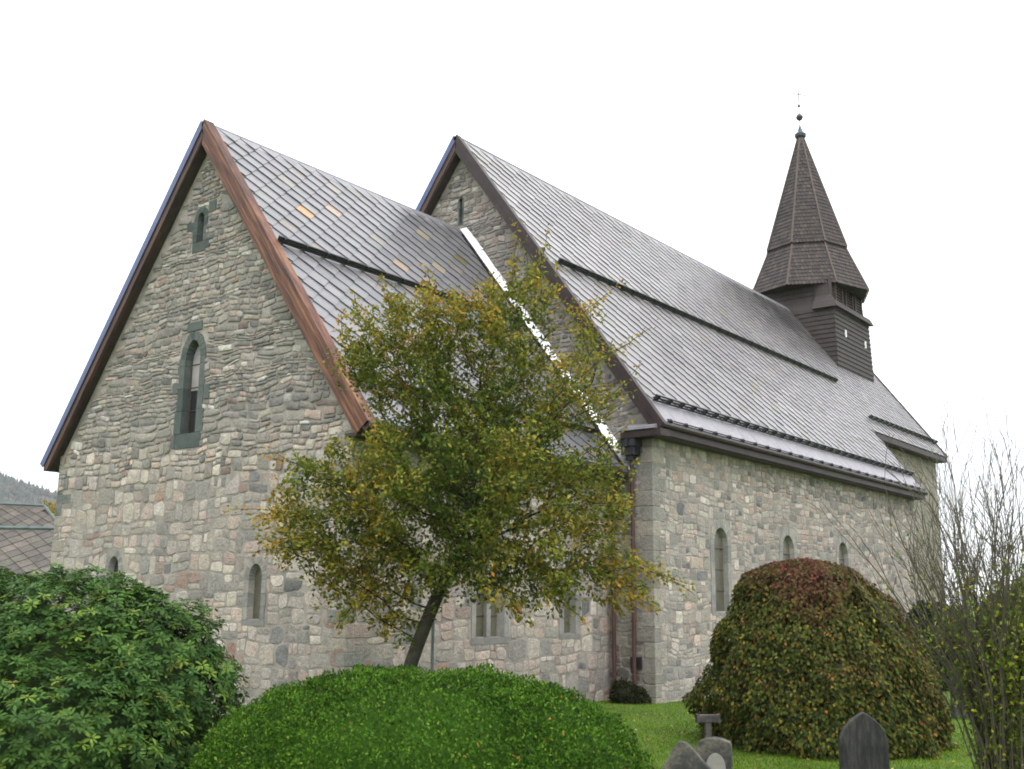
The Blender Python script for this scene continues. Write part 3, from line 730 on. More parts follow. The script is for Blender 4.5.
# snow guards: rails on brackets, each its own part
def snow_guard(sv, Ht, x, y0, y1, step, rails, parent, r=.026, hgt=.20):
    s = x/sv[0]; mb = MB()
    for k in range(rails):
        h = .09 + (hgt-.0)*k/max(1, rails-1)
        mb.tube([onslope(s-.02*k, y0, sv, Ht, h), onslope(s-.02*k, y1, sv, Ht, h)], r, 6)
    ob = mb.build('snow_guard', M_iron, parent)
    bm_ = MB(); y = y0+.15
    bm_.prism([onslope(s-.16, y, sv, Ht, .06), onslope(s+.02, y, sv, Ht, .06), onslope(s+.03, y, sv, Ht, .11+hgt), onslope(s-.05, y, sv, Ht, .12+hgt)], (0, .02, 0))
    b0 = bm_.build('bracket', M_iron, ob, recalc=True); y += step; k = 1
    while y < y1:
        b = b0.copy(); COL.objects.link(b); b.location.y = k*step; k += 1; y += step
    return ob
snow_guard(sv1, H1, 2.8, .25, L1-.5, .66, 3, crd, .03, .10)
snow_guard(sv1, H1, 5.5, .25, L1-.5, .66, 3, crd, .03, .10)
snow_guard(sv2, H2, 3.55, YN0+.7, 32.2, .68, 3, nrd, .032, .12)
snow_guard(sv2, H2, 6.97, YN0+.4, YN1-.1, .68, 3, nrd, .03, .15)
snow_guard(sv2, H2, 7.46, YN0+.3, YN1-.1, .86, 2, nrd, .02, .05)
snow_guard(sv2, H2, 4.85, 32.6, YW1-.2, .68, 3, nrd, .03, .14)

# downpipes and hopper
def pipe(pts, r):
    mb = MB(); mb.tube(pts, r, 10)
    z = pts[-2][2]-.6
    while z > pts[-1][2]+.3:
        mb.tube([(pts[-1][0], pts[-1][1], z), (pts[-1][0], pts[-1][1], z-.06)], r*1.3, 10); z -= 1.7
    return mb.build('downpipe', M_copper, church)
pipe([(W1+.02, L1-.34, E1-.2), (6.0, L1-.28, E1-.55), (5.84, L1-.16, E1-.9), (5.84, L1-.14, -.02)], .055)
pipe([(6.45, L1-.17, 6.35), (6.45, L1-.13, 6.1), (6.45, L1-.13, .45)], .055)
mb = MB()
mb.box((6.2, L1-.42, 6.68), (6.72, L1-.03, 6.88)); mb.box((6.25, L1-.36, 6.44), (6.66, L1-.03, 6.68)); mb.box((6.34, L1-.28, 6.3), (6.57, L1-.06, 6.44))
for q in (6.21, 6.40, 6.59): mb.box((q, L1-.45, 6.66), (q+.1, L1-.42, 6.9))
mb.build('rainwater_hopper', M_iron, church, bevel=.012)

# ---------------------------------------------------------------- tower
tcx, tcy = 0.0, 38.0; hs = 2.48
mb = MB(); vs = []; fs = []; z = 12.0; rings = []
def hw_at(z): return hs - .03*max(0, z-14) if z < 17.2 else hs-.096-.30*min(1, (z-17.2)/.5)
prof = []
while z < 18.75:
    prof += [(hw_at(z)+.05, z), (hw_at(z)+.004, z+.236)]; z += .24
for w, z in prof:
    vs += [(tcx+sx*w, tcy+sy*w, z) for sx, sy in ((-1, -1), (1, -1), (1, 1), (-1, 1))]
fs = [(i*4+k, i*4+(k+1) % 4, (i+1)*4+(k+1) % 4, (i+1)*4+k) for i in range(len(prof)-1) for k in range(4)]
mb.add(vs, fs)
tower = mb.build('tower', M_tar, church)
for sx, sy in ((-1, -1), (1, -1), (1, 1), (-1, 1)):
    mb = MB(); a, b = hw_at(12), hw_at(18.7)
    mb.tube([(tcx+sx*a, tcy+sy*a, 12), (tcx+sx*b, tcy+sy*b, 18.7)], .11, 4); mb.build('corner_board', M_tar, tower)
# belfry openings in the south face, behind a flared drip skirt that wraps round the corner
zs = 17.15
mb = MB(); w0 = hw_at(zs)
A = lambda x, y, z: Vector((tcx+x, tcy+y, z))
def skirt(p, q, nrm, f=.34, h=.9):
    n = Vector(nrm); t = Vector((0, 0, h))
    ring = [p+n*f, q+n*f, q+t+n*.05, p+t+n*.05]
    mb.prism(ring, -n*.04)
wt = hw_at(18.4)+.03; xl = 1.35
def band(p, q):   # a board skirt in three flaring steps, closed underneath
    vs = []; 
    for (oa, za) in ((wt+.02, 18.55), (wt+.10, 17.9), (w0+.10, 17.5), (w0+.25, zs)): vs.append((oa, za))
    return vs
for seg in (0, 1):
    pr_ = band(0, 0); vs = []
    for o_, z_ in pr_:
        if seg == 0: vs += [A(o_, -o_, z_), A(o_, o_, z_)] if z_ < 17.6 else [A(o_-.0, -o_, min(z_, 17.56)), A(o_, o_, min(z_, 17.56))]
        else: vs += [A(xl, -o_, z_), A(o_, -o_, z_)]
    if seg == 0: vs = vs[4:]
    n_ = len(vs)//2
    lo_ = [A(w0+.0, -w0, zs-.02), A(w0+.0, w0, zs-.02)] if seg == 0 else [A(xl, -w0, zs-.02), A(w0, -w0, zs-.02)]
    vs += lo_
    mb.add(vs, [(2*i, 2*i+2, 2*i+3, 2*i+1) for i in range(n_)])
mb.add([A(xl, -wt, 18.55), A(xl, -w0-.25, zs), A(xl, -w0+.1, zs)], [(0, 1, 2)])
mb.build('drip_skirt', M_tar, tower)
for yc in (-1.25, .15, 1.45):
    mb = MB()
    for k in range(6):
        zz = zs+.5+k*.15; mb.box((hw_at(18)+.04, tcy+yc-.42, zz), (hw_at(18)+.14, tcy+yc+.42, zz+.05), M=None)
    mb.box((hw_at(18)+.02, tcy+yc-.5, zs+.32), (hw_at(18)+.2, tcy+yc-.42, 18.6)); mb.box((hw_at(18)+.02, tcy+yc+.42, zs+.32), (hw_at(18)+.2, tcy+yc+.5, 18.6))
    mb.build('louvre', M_hip, tower)
for y, z in ((-1.15, 16.0), (1.6, 15.95)):
    mb = MB(); w = hw_at(z); mb.box((w, tcy+y-.08, z-.19), (w+.07, tcy+y+.08, z+.19)); mb.build('hatch', M_white, tower, bevel=.01)

# spire: two flared octagonal tiers of shingles
scx, scy, rot = 0.0, 38.2, radians(4)
def octv(R, z): return [Vector((scx+R*cos(rot+pi/4*k), scy+R*sin(rot+pi/4*k), z)) for k in range(8)]
def shingles(mb, lo, hi, size, seed):
    R = random.Random(seed)
    for k in range(8):
        a, b, c, d = lo[k], lo[(k+1) % 8], hi[(k+1) % 8], hi[k]
        n = (b-a).cross(d-a).normalized(); upv = ((c+d)-(a+b))/2; rows = max(1, int(upv.length/(size*.95)))
        for r in range(rows):
            t0, t1 = r/rows, min(1, (r+1.35)/rows); p0, q0 = a.lerp(d, t0), b.lerp(c, t0); p1, q1 = a.lerp(d, t1), b.lerp(c, t1)
            w = (q0-p0).length; nn = max(1, int(w/(size*.75)))
            for i in range(nn+1):
                s0 = max(0, min(1, (i-.5*(r % 2))/nn)); s1 = max(0, min(1, (i+1-.5*(r % 2))/nn))
                if s1-s0 < .02: continue
                col = pick([(3, (.038, .027, .022)), (2, (.052, .038, .030)), (2, (.028, .021, .018))], 1)[0]
                off = .035+R.uniform(0, .012); g = .06
                A_, B_ = p0.lerp(q0, s0+(s1-s0)*g), p0.lerp(q0, s1-(s1-s0)*g); C_, D_ = p1.lerp(q1, s1-(s1-s0)*g), p1.lerp(q1, s0+(s1-s0)*g)
                m_ = (A_+B_)/2-upv.normalized()*size*.25
                mb.add([A_+n*off, m_+n*off, B_+n*off, C_+n*.004, D_+n*.004, A_+n*.004, m_+n*.004, B_+n*.004], [(0, 1, 2, 3, 4), (5, 6, 1, 0), (6, 7, 2, 1)], tuple(col))
tiers = [((3.2, 18.55), (2.06, 21.2)), ((2.2, 21.1), (.14, 27.8))]
lo0 = octv(*tiers[0][0])
mb = MB()
for (rl, zl), (rh, zh) in tiers:
    lo, hi = octv(rl-.02, zl), octv(rh-.02, zh); mb.add(lo+hi, [(k, (k+1) % 8, 8+(k+1) % 8, 8+k) for k in range(8)]+[tuple(range(8))[::-1]])
spire = mb.build('spire', M_tar, church)
mb = MB()
for i, ((rl, zl), (rh, zh)) in enumerate(tiers): shingles(mb, octv(rl, zl), octv(rh, zh), .24, 60+i)
mb.build('shingles', M_shingle, spire)
for (rl, zl), (rh, zh) in tiers:
    for p, q in zip(octv(rl+.02, zl), octv(rh+.02, zh)):
        mb = MB(); mb.tube([p, q], .06, 4); mb.build('hip_board', M_hip, spire)
mb = MB(); mb.lathe([(.36, 26.9), (.2, 27.75), (.30, 27.85), (.33, 28.0), (.16, 28.15), (.03, 28.55)], (scx, scy, 0), 10); mb.build('spire_cap', M_capmetal, spire)
mb = MB(); mb.tube([(scx, scy, 28.4), (scx, scy, 30.75)], .022, 6)
mb.lathe([(.02, 28.82), (.14, 28.9), (.2, 29.03), (.14, 29.16), (.04, 29.25)], (scx, scy, 0), 12)
mb.lathe([(.02, 29.62), (.09, 29.7), (.03, 29.82)], (scx, scy, 0), 8)
mb.build('finial', M_capmetal, spire, smooth=False)
mb = MB(); mb.tube([(scx-.28, scy-.42, 30.42), (scx+.28, scy+.42, 30.42)], .022, 6); mb.tube([(scx, scy, 30.0), (scx, scy, 30.9)], .024, 6); mb.build('cross', M_iron, spire)

# ------------------------------------------------------------------ houses on the left
def house(name, loc, rz, L, Wd, wall_h, rise, label, hip, pal, seed, half=.3):
    t = empty(name, loc, rz); tag(t, label, 'house', 'slate roofed houses behind the church')
    mb = MB(); mb.box((-L, -Wd+.3, 0), (L-.25, Wd-.3, wall_h)); 
    if not hip:
        for x in (-L+.01, L-.27): mb.prism([(x, -Wd+.3, wall_h), (x, Wd-.3, wall_h), (x, 0, wall_h+rise*.9)], (.02, 0, 0))
    wl = mb.build('wall', mat(name+'_wall', (.55, .53, .48), .9, var=((4, .1),)), t, recalc=True)
    z0 = wall_h-.1; zt = z0+rise; xr = L-(Wd*.55 if hip else 0)
    mb = MB(); mb.add([(-L, -Wd, z0-.03), (L, -Wd, z0-.03), (xr, 0, zt-.03), (-L, 0, zt-.03), (-L, Wd, z0-.03), (L, Wd, z0-.03)], [(0, 1, 2, 3), (3, 2, 5, 4), (1, 5, 2), (0, 4, 5, 1)])
    rf = mb.build('roof', M_deck, t, recalc=True)
    l = hypot(Wd, rise); mb = MB(); sl_ = MB()
    slates(sl_, (0, 0, zt), (1, 0, 0), (0, -Wd/l, -rise/l), -L, L, .08, l, half, pal, seed)
    if hip:   # trim the slates behind the hip line
        keepf = [f for f in sl_.f if sum(sl_.v[i][0] for i in f)/len(f) < xr + (L-xr)*((zt-sum(sl_.v[i][2] for i in f)/len(f))/rise)]
        used = sorted({i for f in keepf for i in f}); mp_ = {i: n for n, i in enumerate(used)}
        sl_.v = [sl_.v[i] for i in used]; sl_.c = [sl_.c[i] for i in used]; sl_.f = [tuple(mp_[i] for i in f) for f in keepf]
    sl_.build('slates', M_oldslate, rf)
    mb = MB(); mb.tube([(-L, 0, zt+.08), (xr, 0, zt+.08)], .09, 6)
    if hip: mb.tube([(xr, 0, zt+.06), (L, -Wd, z0+.06)], .09, 6); mb.tube([(xr, 0, zt+.06), (L, Wd, z0+.06)], .09, 6)
    mb.build('ridge_cap', mat(name+'_copper', (.12, .155, .148), .75, var=((3, .25),)), rf)
    for x in (-L*.5, L*.2):
        mb = MB(); mb.box((x-.5, -Wd+.22, 1.0), (x+.5, -Wd+.34, 2.2)); w = mb.build('window', M_white, t)
        mb = MB(); mb.box((x-.42, -Wd+.2, 1.08), (x+.42, -Wd+.23, 2.12)); mb.build('pane', M_glass, w)
    return t
VROT = radians(38.28)
HS = [(3, (.10, .088, .075)), (2, (.12, .105, .088)), (2, (.085, .076, .066)), (.5, (.105, .10, .078))]
house('low_house', (-23.4, 6.1, 0), VROT+radians(1), 7, 4.5, 2.3, 3.0, 'low house beside the church, its long brown slate roof nearest behind the rhododendron', False, HS, 71, .36)
house('hipped_house', (-39.7, 14.1, 0), VROT+radians(28), 6, 4.6, 3.9, 3.8, 'farther house below the wooded hill, its slate roof edged with green copper hips', True, HS, 72, .36)

# ------------------------------------------------------------------ plants
def skeleton(attr, base_pts, step=.16, kill=.3, infl=1.6, iters=220, seed=1):
    """branches that grow towards the points of the crown"""
    R = np.random.default_rng(seed); nodes = [np.array(p, float) for p in base_pts]; par = [-1]+list(range(len(base_pts)-1)); A = attr.copy()
    for it in range(iters):
        if len(A) == 0: break
        Nn = np.array(nodes); d = ((A[:, None]-Nn[None])**2).sum(2); j = d.argmin(1); dm = np.sqrt(d[np.arange(len(A)), j])
        act = dm < (infl if it > 12 else 4)
        if not act.any(): infl *= 1.5; continue
        new = 0
        for q in np.unique(j[act]):
            v = A[act & (j == q)]-Nn[q]; v = (v/np.linalg.norm(v, axis=1, keepdims=True)).mean(0)+R.normal(0, .18, 3)
            v /= np.linalg.norm(v)+1e-9; p = Nn[q]+v*step
            nodes.append(p); par.append(int(q)); new += 1
        Nn = np.array(nodes[-new:]); A = A[np.sqrt(((A[:, None]-Nn[None])**2).sum(2)).min(1) > kill]
    nodes = np.array(nodes); n = len(nodes); kids = [[] for _ in range(n)]
    for i, p in enumerate(par):
        if p >= 0: kids[p].append(i)
    rad = np.zeros(n)
    for i in range(n-1, -1, -1):
        rad[i] = max(.006, (sum(rad[k]**2.3 for k in kids[i]))**(1/2.3)) if kids[i] else .006
    return nodes, par, kids, rad
def branch_mesh(mb, nodes, kids, rad, minr=0, n=6):
    """one tube per unbranched run"""
    stack = [(0, None)]
    while stack:
        i, frm = stack.pop(); chain = [i] if frm is None else [frm, i]; cur = i
        while kids[cur]:
            ks = sorted(kids[cur], key=lambda k: -rad[k])
            for k in ks[1:]: stack.append((k, cur))
            cur = ks[0]; chain.append(cur)
        if len(chain) > 1 and rad[chain[1]] >= minr:
            rr = [rad[c] for c in chain]
            if frm is not None: rr[0] = rr[1]
            mb.tube([nodes[c] for c in chain], rr, n if rad[chain[1]] > .02 else 4)

# the small autumn tree by the chancel
TREE = [(1.85, .3, 7.95, .6, .5), (1.5, .2, 7.3, .9, .6), (-.3, .2, 6.4, 1.1, .7), (2.9, .2, 6.6, .55, .6), (.32, 0, 7.1, 1.37, .72), (-.79, -.3, 6.73, .7, .7), (2.6, .4, 7.1, .55, .7), (2.25, 0, 5.95, 1.05, .8), (.51, .2, 5.91, 1.23, 1.02), (2.9, .2, 5.8, .5, .35),
        (-1.3, -.2, 4.2, 1.0, .95), (-1.75, 0, 3.5, .75, .5), (-.21, -.7, 4.44, 1.11, .95), (1.38, -.6, 4.46, 1.44, 1.12), (2.75, -.2, 4.25, .95, .98), (3.3, 0, 3.0, .65, .7), (2.03, -.5, 3.1, 1.15, .7), (.2, -.6, 3.25, .8, .5), (1.1, -.7, 3.0, .7, .5), (-.9, -.1, 2.6, .5, .35), (.55, .3, 3.5, 1.0, .6),
        (-1.0, .2, 3.25, .99, .6), (-2.0, .3, 3.77, .6, .45), (-.5, .3, 2.75, .7, .34), (1.35, 1.0, 5.71, 1.42, 1.42), (-.03, 1.1, 4.29, 1.4, 1.05)]
tree = empty('autumn_tree', (9.49, -1.87, 0), VROT)
tag(tree, 'small leaning tree with green and yellowing leaves in front of the chancel', 'tree')
pts = []
for x, y, z, rx, rz in TREE:
    k = int(75*rx*rx*rz)+25; u = unit(rng.normal(size=(k, 3)))*(rng.random((k, 1))**(1/2.4)); pts.append(np.array((x, y, z))+u*(rx, rx, rz))
AT = np.concatenate(pts)
base = [(-.22, 0, -.1), (-.2, 0, .4), (-.14, 0, .9), (-.08, 0, 1.3), (.0, 0, 1.6), (.1, 0, 1.9), (.2, 0, 2.17), (.31, .0, 2.45), (.42, 0, 2.73), (.54, 0, 2.92), (.66, 0, 3.09), (.76, .02, 3.35), (.83, .05, 3.62)]
nodes, par, kids, rad = skeleton(AT, base, seed=4)
sc = .12/rad[3]
rad = np.where(rad > .03, rad*(1+(sc-1)*np.clip((rad-.03)/(rad[3]-.03), 0, 1)), rad)
rad[0] = .2; rad[1] = .16
mb = MB(); branch_mesh(mb, nodes, kids, rad)
# long loose shoots past the edge of the crown
R = random.Random(12); cen = np.array((.9, 0, 4.6)); tips = [i for i in range(len(nodes)) if not kids[i]]
far = sorted(tips, key=lambda i: -np.linalg.norm((nodes[i]-cen)/np.array((2.6, 2.2, 3.0))))[:260]; shoot = []
SH = [(i, R.uniform(.25, .8)) for i in far if R.random() < .62] + [(min(tips, key=lambda i: np.linalg.norm(nodes[i]-np.array(t))), 1.0) for t in ((1.8, .3, 8.2), (2.7, .3, 7.4), (3.0, .3, 7.0), (3.2, 0, 5.9), (3.2, .2, 5.5), (1.2, .2, 7.9), (-2.4, .2, 4.0), (3.9, 0, 2.9), (2.2, 0, 7.8))]
for i, L_ in SH:
    p = nodes[i]; d = unit(((p-cen)*np.array((1, 1, .8))+np.array((R.gauss(0, .6), R.gauss(0, .6), R.uniform(-.2, .9))))[None])[0]; q = [p]
    for k in range(6):
        d = d+np.array((R.gauss(0, .12), R.gauss(0, .12), -.03 if p[2] < 4 else .03)); d /= np.linalg.norm(d); q.append(q[-1]+d*L_/6)
        shoot += [(q[-1], d)]*2
    mb.tube(q, [.008, .007, .006, .005, .005, .004, .003], 4)
mb.build('trunk', M_bark, tree, smooth=True)
tw = np.array([i for i in range(len(nodes)) if rad[i] < .022 and i > 13])
k = 72000; TN = nodes[tw]; cnt_ = np.array([(((TN-p)**2).sum(1) < .2).sum() for p in TN]); pw = 1/(cnt_+4.0); clu = rng.choice(tw, 6200, p=pw/pw.sum()); off_ = rng.normal(0, .13, (6200, 3)); ci = rng.integers(0, 6200, k); idx = clu[ci]; P = nodes[idx]+off_[ci]+rng.normal(0, .055, (k, 3))
SP = np.array([a for a, b in shoot]); SD = np.array([b for a, b in shoot]); si = rng.integers(0, len(SP), 6500)
par_a = np.array(par); Dd = nodes[idx]-nodes[par_a[idx]]
P = np.concatenate([P, SP[si]+rng.normal(0, .05, (len(si), 3))]); Dd = np.concatenate([Dd, SD[si]]); k = len(P)
thin_ = ~((P[:, 0] > 1.55) & (P[:, 2] > 5.3) & (rng.random(k) < .32)) & ~((P[:, 0] > 2.7) & (P[:, 2] > 4.4) & (rng.random(k) < .25)); P = P[thin_]; Dd = Dd[thin_]; k = len(P)
D = unit(Dd)+rng.normal(0, .75, (k, 3))+np.array((0, 0, -.25)); N = rng.normal(0, .6, (k, 3))+np.array((0, -.25, .8))
cen = np.array((.9, 0, 4.7)); rel = (P-cen)/np.array((2.7, 2.2, 3.2)); outer = np.clip(np.linalg.norm(rel, axis=1), 0, 1.3)
nz = np.array([noise.noise(Vector(p)*.9+Vector((5, 1, 2))) + .6*noise.noise(Vector(p)*2.6) for p in P])
turn = np.clip(.23+.45*(outer-.5)+.05*rel[:, 2]+.34*nz+rng.normal(0, .2, k), 0, 1)
gA, gB, gC, gD = np.array((.062, .105, .02)), np.array((.15, .18, .028)), np.array((.33, .26, .04)), np.array((.48, .22, .04))
t = turn[:, None]
C = np.where(t < .35, gA+(gB-gA)*t/.35, np.where(t < .7, gB+(gC-gB)*(t-.35)/.35, gC+(gD-gC)*(t-.7)/.3))*rng.normal(1, .2, (k, 1))
C = np.clip(C, .01, .6)
leaf_mesh('crown', P, D, N, rng.uniform(.055, .105, k), rng.uniform(.035, .06, k), C, M_leaf, tree)

# thin pole behind the tree
pl = MB(); pl.tube([(0, 0, -.1), (0, 0, 2.35)], .03, 8); pl.lathe([(.04, 0), (.05, .03), (.02, .06)], (0, 0, 2.33), 8)
po = pl.build('metal_pole', M_pole); po.location = (8.42, -.21, 0); tag(po, 'thin grey metal pole standing just right of the leaning tree trunk', 'pole')

# rhododendron
RH = [(-.1, 0, 1.3, 1.78, 1.62), (1.0, -.2, 1.55, 1.05, 1.1), (-1.4, .1, 1.6, 1.55, 1.35), (-.78, .2, 2.1, 1.4, .74), (.43, 0, 1.95, .95, .78), (1.36, .1, 1.0, .68, 1.3), (.28, -.8, .9, 1.6, 1.2), (-2.8, 0, 1.2, 1.5, 1.45), (-1.7, -.9, .9, 1.5, 1.2)]
rh = empty('rhododendron', (9.2, -7.52, 0), VROT); tag(rh, 'large dark green rhododendron with whorled leaves in the left foreground', 'bush')
P, N, dpt = blob_points(RH, 11500, depth=.22, noise_amp=.2, nscale=1.8)
k = len(P); A_ = unit(N*.8+np.array((0, 0, .75))+rng.normal(0, .25, (k, 3))); T = unit(np.cross(A_, rng.normal(size=(k, 3)))); B_ = np.cross(A_, T)
PP, DD, NN, LL, CC = [], [], [], [], []
cb = pick([(4, (.05, .11, .022)), (3, (.07, .14, .026)), (2, (.038, .09, .02)), (1.0, (.14, .22, .032)), (.2, (.21, .22, .045))], k)
for q in range(9):
    th = 2*pi*q/9+rng.uniform(-.25, .25, k); th = th[:, None]
    d = np.cos(th)*T+np.sin(th)*B_+A_*rng.uniform(-.35, .5, (k, 1))
    PP.append(P+unit(d)*.01); DD.append(d); NN.append(A_+rng.normal(0, .15, (k, 3))); LL.append(rng.uniform(.06, .105, k)); CC.append(np.clip(cb*rng.normal(1, .14, (k, 1)), .01, .5))
LL = np.concatenate(LL)
leaf_mesh('foliage', np.concatenate(PP), np.concatenate(DD), np.concatenate(NN), LL, LL*.34, np.concatenate(CC), M_waxy, rh, long=True)
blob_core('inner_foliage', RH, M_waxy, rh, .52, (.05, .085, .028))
mb = MB(); R = random.Random(5)
for q in range(16):
    a = R.uniform(0, 2*pi); x, y = -.3+.5*cos(a), .5*sin(a); mb.tube([(x, y, -.1), (x*1.6, y*1.6, .5), (x*2.4+R.uniform(-.2, .2), y*2.2, 1.1)], [.035, .03, .02], 6)
mb.build('stems', M_bark, rh)

# clipped box mound
HB = [(0, 0, .52, 2.30, 1.36, 1.5), (-.95, .1, .52, 1.42, 1.24, 1.25), (.98, 0, .52, 1.42, 1.24, 1.25), (-.5, .2, .55, 1.6, 1.30, 1.3), (.55, .2, .55, 1.6, 1.30, 1.3)]
hb = empty('clipped_bush', (13.9, -6.37, 0), VROT); tag(hb, 'wide clipped bright green rounded bush at the bottom centre', 'bush')
k = 190000; P, N, dpt = blob_points(HB, k, depth=.09, noise_amp=.09, nscale=4.2); k = len(P)
D = N*.3+rng.normal(0, .7, (k, 3))+np.array((0, 0, .45)); NV = N+np.array((0, 0, .2))+rng.normal(0, .5, (k, 3))
pz = np.array([noise.noise(Vector(p)*2.0)+noise.noise(Vector(p)*7) for p in P])[:, None]
C = np.clip(pick([(4, (.05, .125, .010)), (3, (.075, .165, .013)), (2.5, (.03, .075, .009)), (1.0, (.15, .24, .03)), (.04, (.4, .17, .05))], k)*(1+.3*pz), .01, .5)
leaf_mesh('foliage', P, D, NV, rng.uniform(.026, .052, k), rng.uniform(.016, .029, k), C, M_leaf, hb)
blob_core('inner_foliage', HB, M_leaf, hb, .88, (.045, .112, .010))
mb = MB()
for q in range(10):
    a = 2*pi*q/10; mb.tube([(.25*cos(a), .2*sin(a), -.1), (.9*cos(a), .6*sin(a), .5)], [.03, .02], 6)
mb.build('stems', M_bark, hb)

# weeping copper beech, a dome of drooping leaves
db = empty('weeping_beech', (13.32, 5.44, 0), VROT); tag(db, 'dome shaped weeping tree with russet and olive leaves on the lawn', 'tree')
PZ = np.array([0, .5, 1.0, 1.5, 2.0, 2.5, 2.9, 3.2, 3.38, 3.46]); PR = np.array([2.20, 2.25, 2.18, 2.03, 1.84, 1.60, 1.32, .96, .52, 0])
def dome_r(z, th):
    q = Vector((cos(th)*1.3, sin(th)*1.3, z*.7)); return float(np.interp(z, PZ, PR))*(1+.05*noise.noise(q)) + .25*noise.noise(q*1.9) + .10*noise.noise(q*6) + .24*noise.noise(q*3.6) - .02*max(0, cos(th))*math.exp(-((z-.9)/.8)**2)*.8 - .10*max(0, cos(th))*math.exp(-((z-2.4)/.7)**2)
def dome_pt(z, th, sc=1):
    r = max(0, dome_r(z, th))*sc; return np.array((r*cos(th)-.07*z, r*sin(th), z*(sc if sc < 1 else 1)))
P = []; N = []
while len(P) < 56000:
    # even spread over the surface: pick along the profile, keep in proportion to radius
    t = rng.random(); z = 3.46*(1-t**1.35) if rng.random() < .8 else 3.46-.35*rng.random()
    r0 = np.interp(z, PZ, PR)
    if rng.random() > (r0+.12)/2.5: continue
    th = rng.uniform(0, 2*pi); e = .06
    p = dome_pt(z, th); dz_ = (np.interp(z+e, PZ, PR)-np.interp(z-e, PZ, PR))/(2*e)
    n_ = np.array((cos(th), sin(th), max(.0, -dz_))); n_ /= np.linalg.norm(n_)
    P.append(p-n_*.22*rng.random()**1.6); N.append(n_)
P = np.array(P); N = np.array(N); k = len(P)
out_ = N*(1, 1, .2); D = np.array((0, 0, -1.0))+out_*.45+rng.normal(0, .4, (k, 3)); NV = N+np.array((0, 0, .25))+rng.normal(0, .45, (k, 3))
nz = np.array([noise.noise(Vector(p)*.8+Vector((3, 3, 3)))+.6*noise.noise(Vector(p)*2.4) for p in P]); hz = P[:, 2]/3.4
red = np.clip(.16+.95*(hz-.58)+.6*nz+.30*N[:, 0]+rng.normal(0, .2, k), 0, 1)[:, None]
green = pick([(3, (.07, .098, .02)), (2.4, (.12, .135, .025)), (2.6, (.038, .052, .016)), (.8, (.22, .17, .03)), (.3, (.28, .12, .03))], k)
rust = pick([(3, (.105, .042, .03)), (2, (.14, .048, .036)), (2.5, (.075, .06, .03)), (1, (.18, .085, .045)), (.8, (.17, .028, .028))], k)
C = green*(1-red)+rust*red
leaf_mesh('crown', P, D, NV, rng.uniform(.06, .105, k), rng.uniform(.045, .07, k), C, M_leaf, db)
mb = MB(); n_, m_ = 28, 14
vs = [tuple(dome_pt(3.46*i/m_, 2*pi*q/n_, .87)) for i in range(m_+1) for q in range(n_)]
mb.add(vs, [(i*n_+q, i*n_+(q+1) % n_, (i+1)*n_+(q+1) % n_, (i+1)*n_+q) for i in range(m_) for q in range(n_)], (.05, .05, .02)); mb.build('inner_foliage', M_leaf, db)
mb = MB(); mb.tube([(0, 0, -.1), (.05, 0, .8), (0, .05, 2.0)], [.2, .16, .1], 8); mb.build('trunk', M_bark, db)

# bare twiggy shrub on the right
sh = empty('bare_shrub', (17.93, -.13, 0), VROT); tag(sh, 'tall almost leafless shrub with many upright twigs at the right edge', 'shrub')
mb = MB(); R = random.Random(17); leafp = []
def stem(p, d, length, r, lvl, outw=(0, 0)):
    n = max(4, int(length/.13)); pts = [Vector(p)]; rr = [r]; d = Vector(d).normalized()
    for i in range(n):
        t = (i+1)/n
        d = (d + Vector((outw[0]*sin(pi*min(1, t*1.2)), outw[1]*sin(pi*min(1, t*1.2)), .006)) + Vector((R.gauss(0, .055), R.gauss(0, .055), R.gauss(0, .03)))).normalized()
        pts.append(pts[-1]+d*length/n); rr.append(max(.0035, r*(1-.8*t)))
        leafp.append((pts[-1].copy(), d.copy(), lvl))
        if lvl < 2 and t > .25 and R.random() < (.40 if lvl == 0 else .28):
            sd_ = Vector((R.gauss(0, 1), R.gauss(0, 1), R.uniform(0, .6))).normalized()
            stem(pts[-1], d*1.0+sd_*.55, length*R.uniform(.18, .5)*(1-.5*t), rr[-1]*.62, lvl+1)
    mb.tube(pts, rr, 6 if r > .02 else 4)
for q in range(80):
    a = R.uniform(0, 2*pi) if q > 24 else pi + R.gauss(0, .45)
    o_ = R.uniform(.0, .022) if q > 24 else R.uniform(.006, .026)
    x0, y0 = .0+.16*cos(a)+R.gauss(0, .07), .16*sin(a)+R.gauss(0, .07); t0 = R.uniform(.02, .12)
    stem((x0, y0, -.05), (cos(a)*t0, sin(a)*t0, 1), R.uniform(2.8, 4.5), R.uniform(.011, .025), 0, (cos(a)*o_, sin(a)*o_))
mb.build('stems', M_mossbark, sh, smooth=True)
LP = np.array([p[0] for p in leafp]); LD = np.array([p[1] for p in leafp])
wgt = np.exp(-((LP[:, 2]-1.2)/1.05)**2)*np.clip(.45+1.6*(LP[:, 0]+.15), .12, 2)*(LP[:, 2] < 3.0)+.004*(LP[:, 2] < 3.6); idx = rng.choice(len(LP), 17000, p=wgt/wgt.sum()); k = len(idx)
P = LP[idx]+rng.normal(0, .05, (k, 3)); D = LD[idx]*.4+rng.normal(0, .7, (k, 3)); N = rng.normal(0, .6, (k, 3))+np.array((0, 0, .7))
C = pick([(3, (.12, .19, .02)), (2.5, (.21, .25, .03)), (1.3, (.40, .38, .04)), (2.0, (.07, .125, .02))], k)
leaf_mesh('foliage', P, D, N, rng.uniform(.045, .085, k), rng.uniform(.028, .045, k), C, M_leaf, sh)

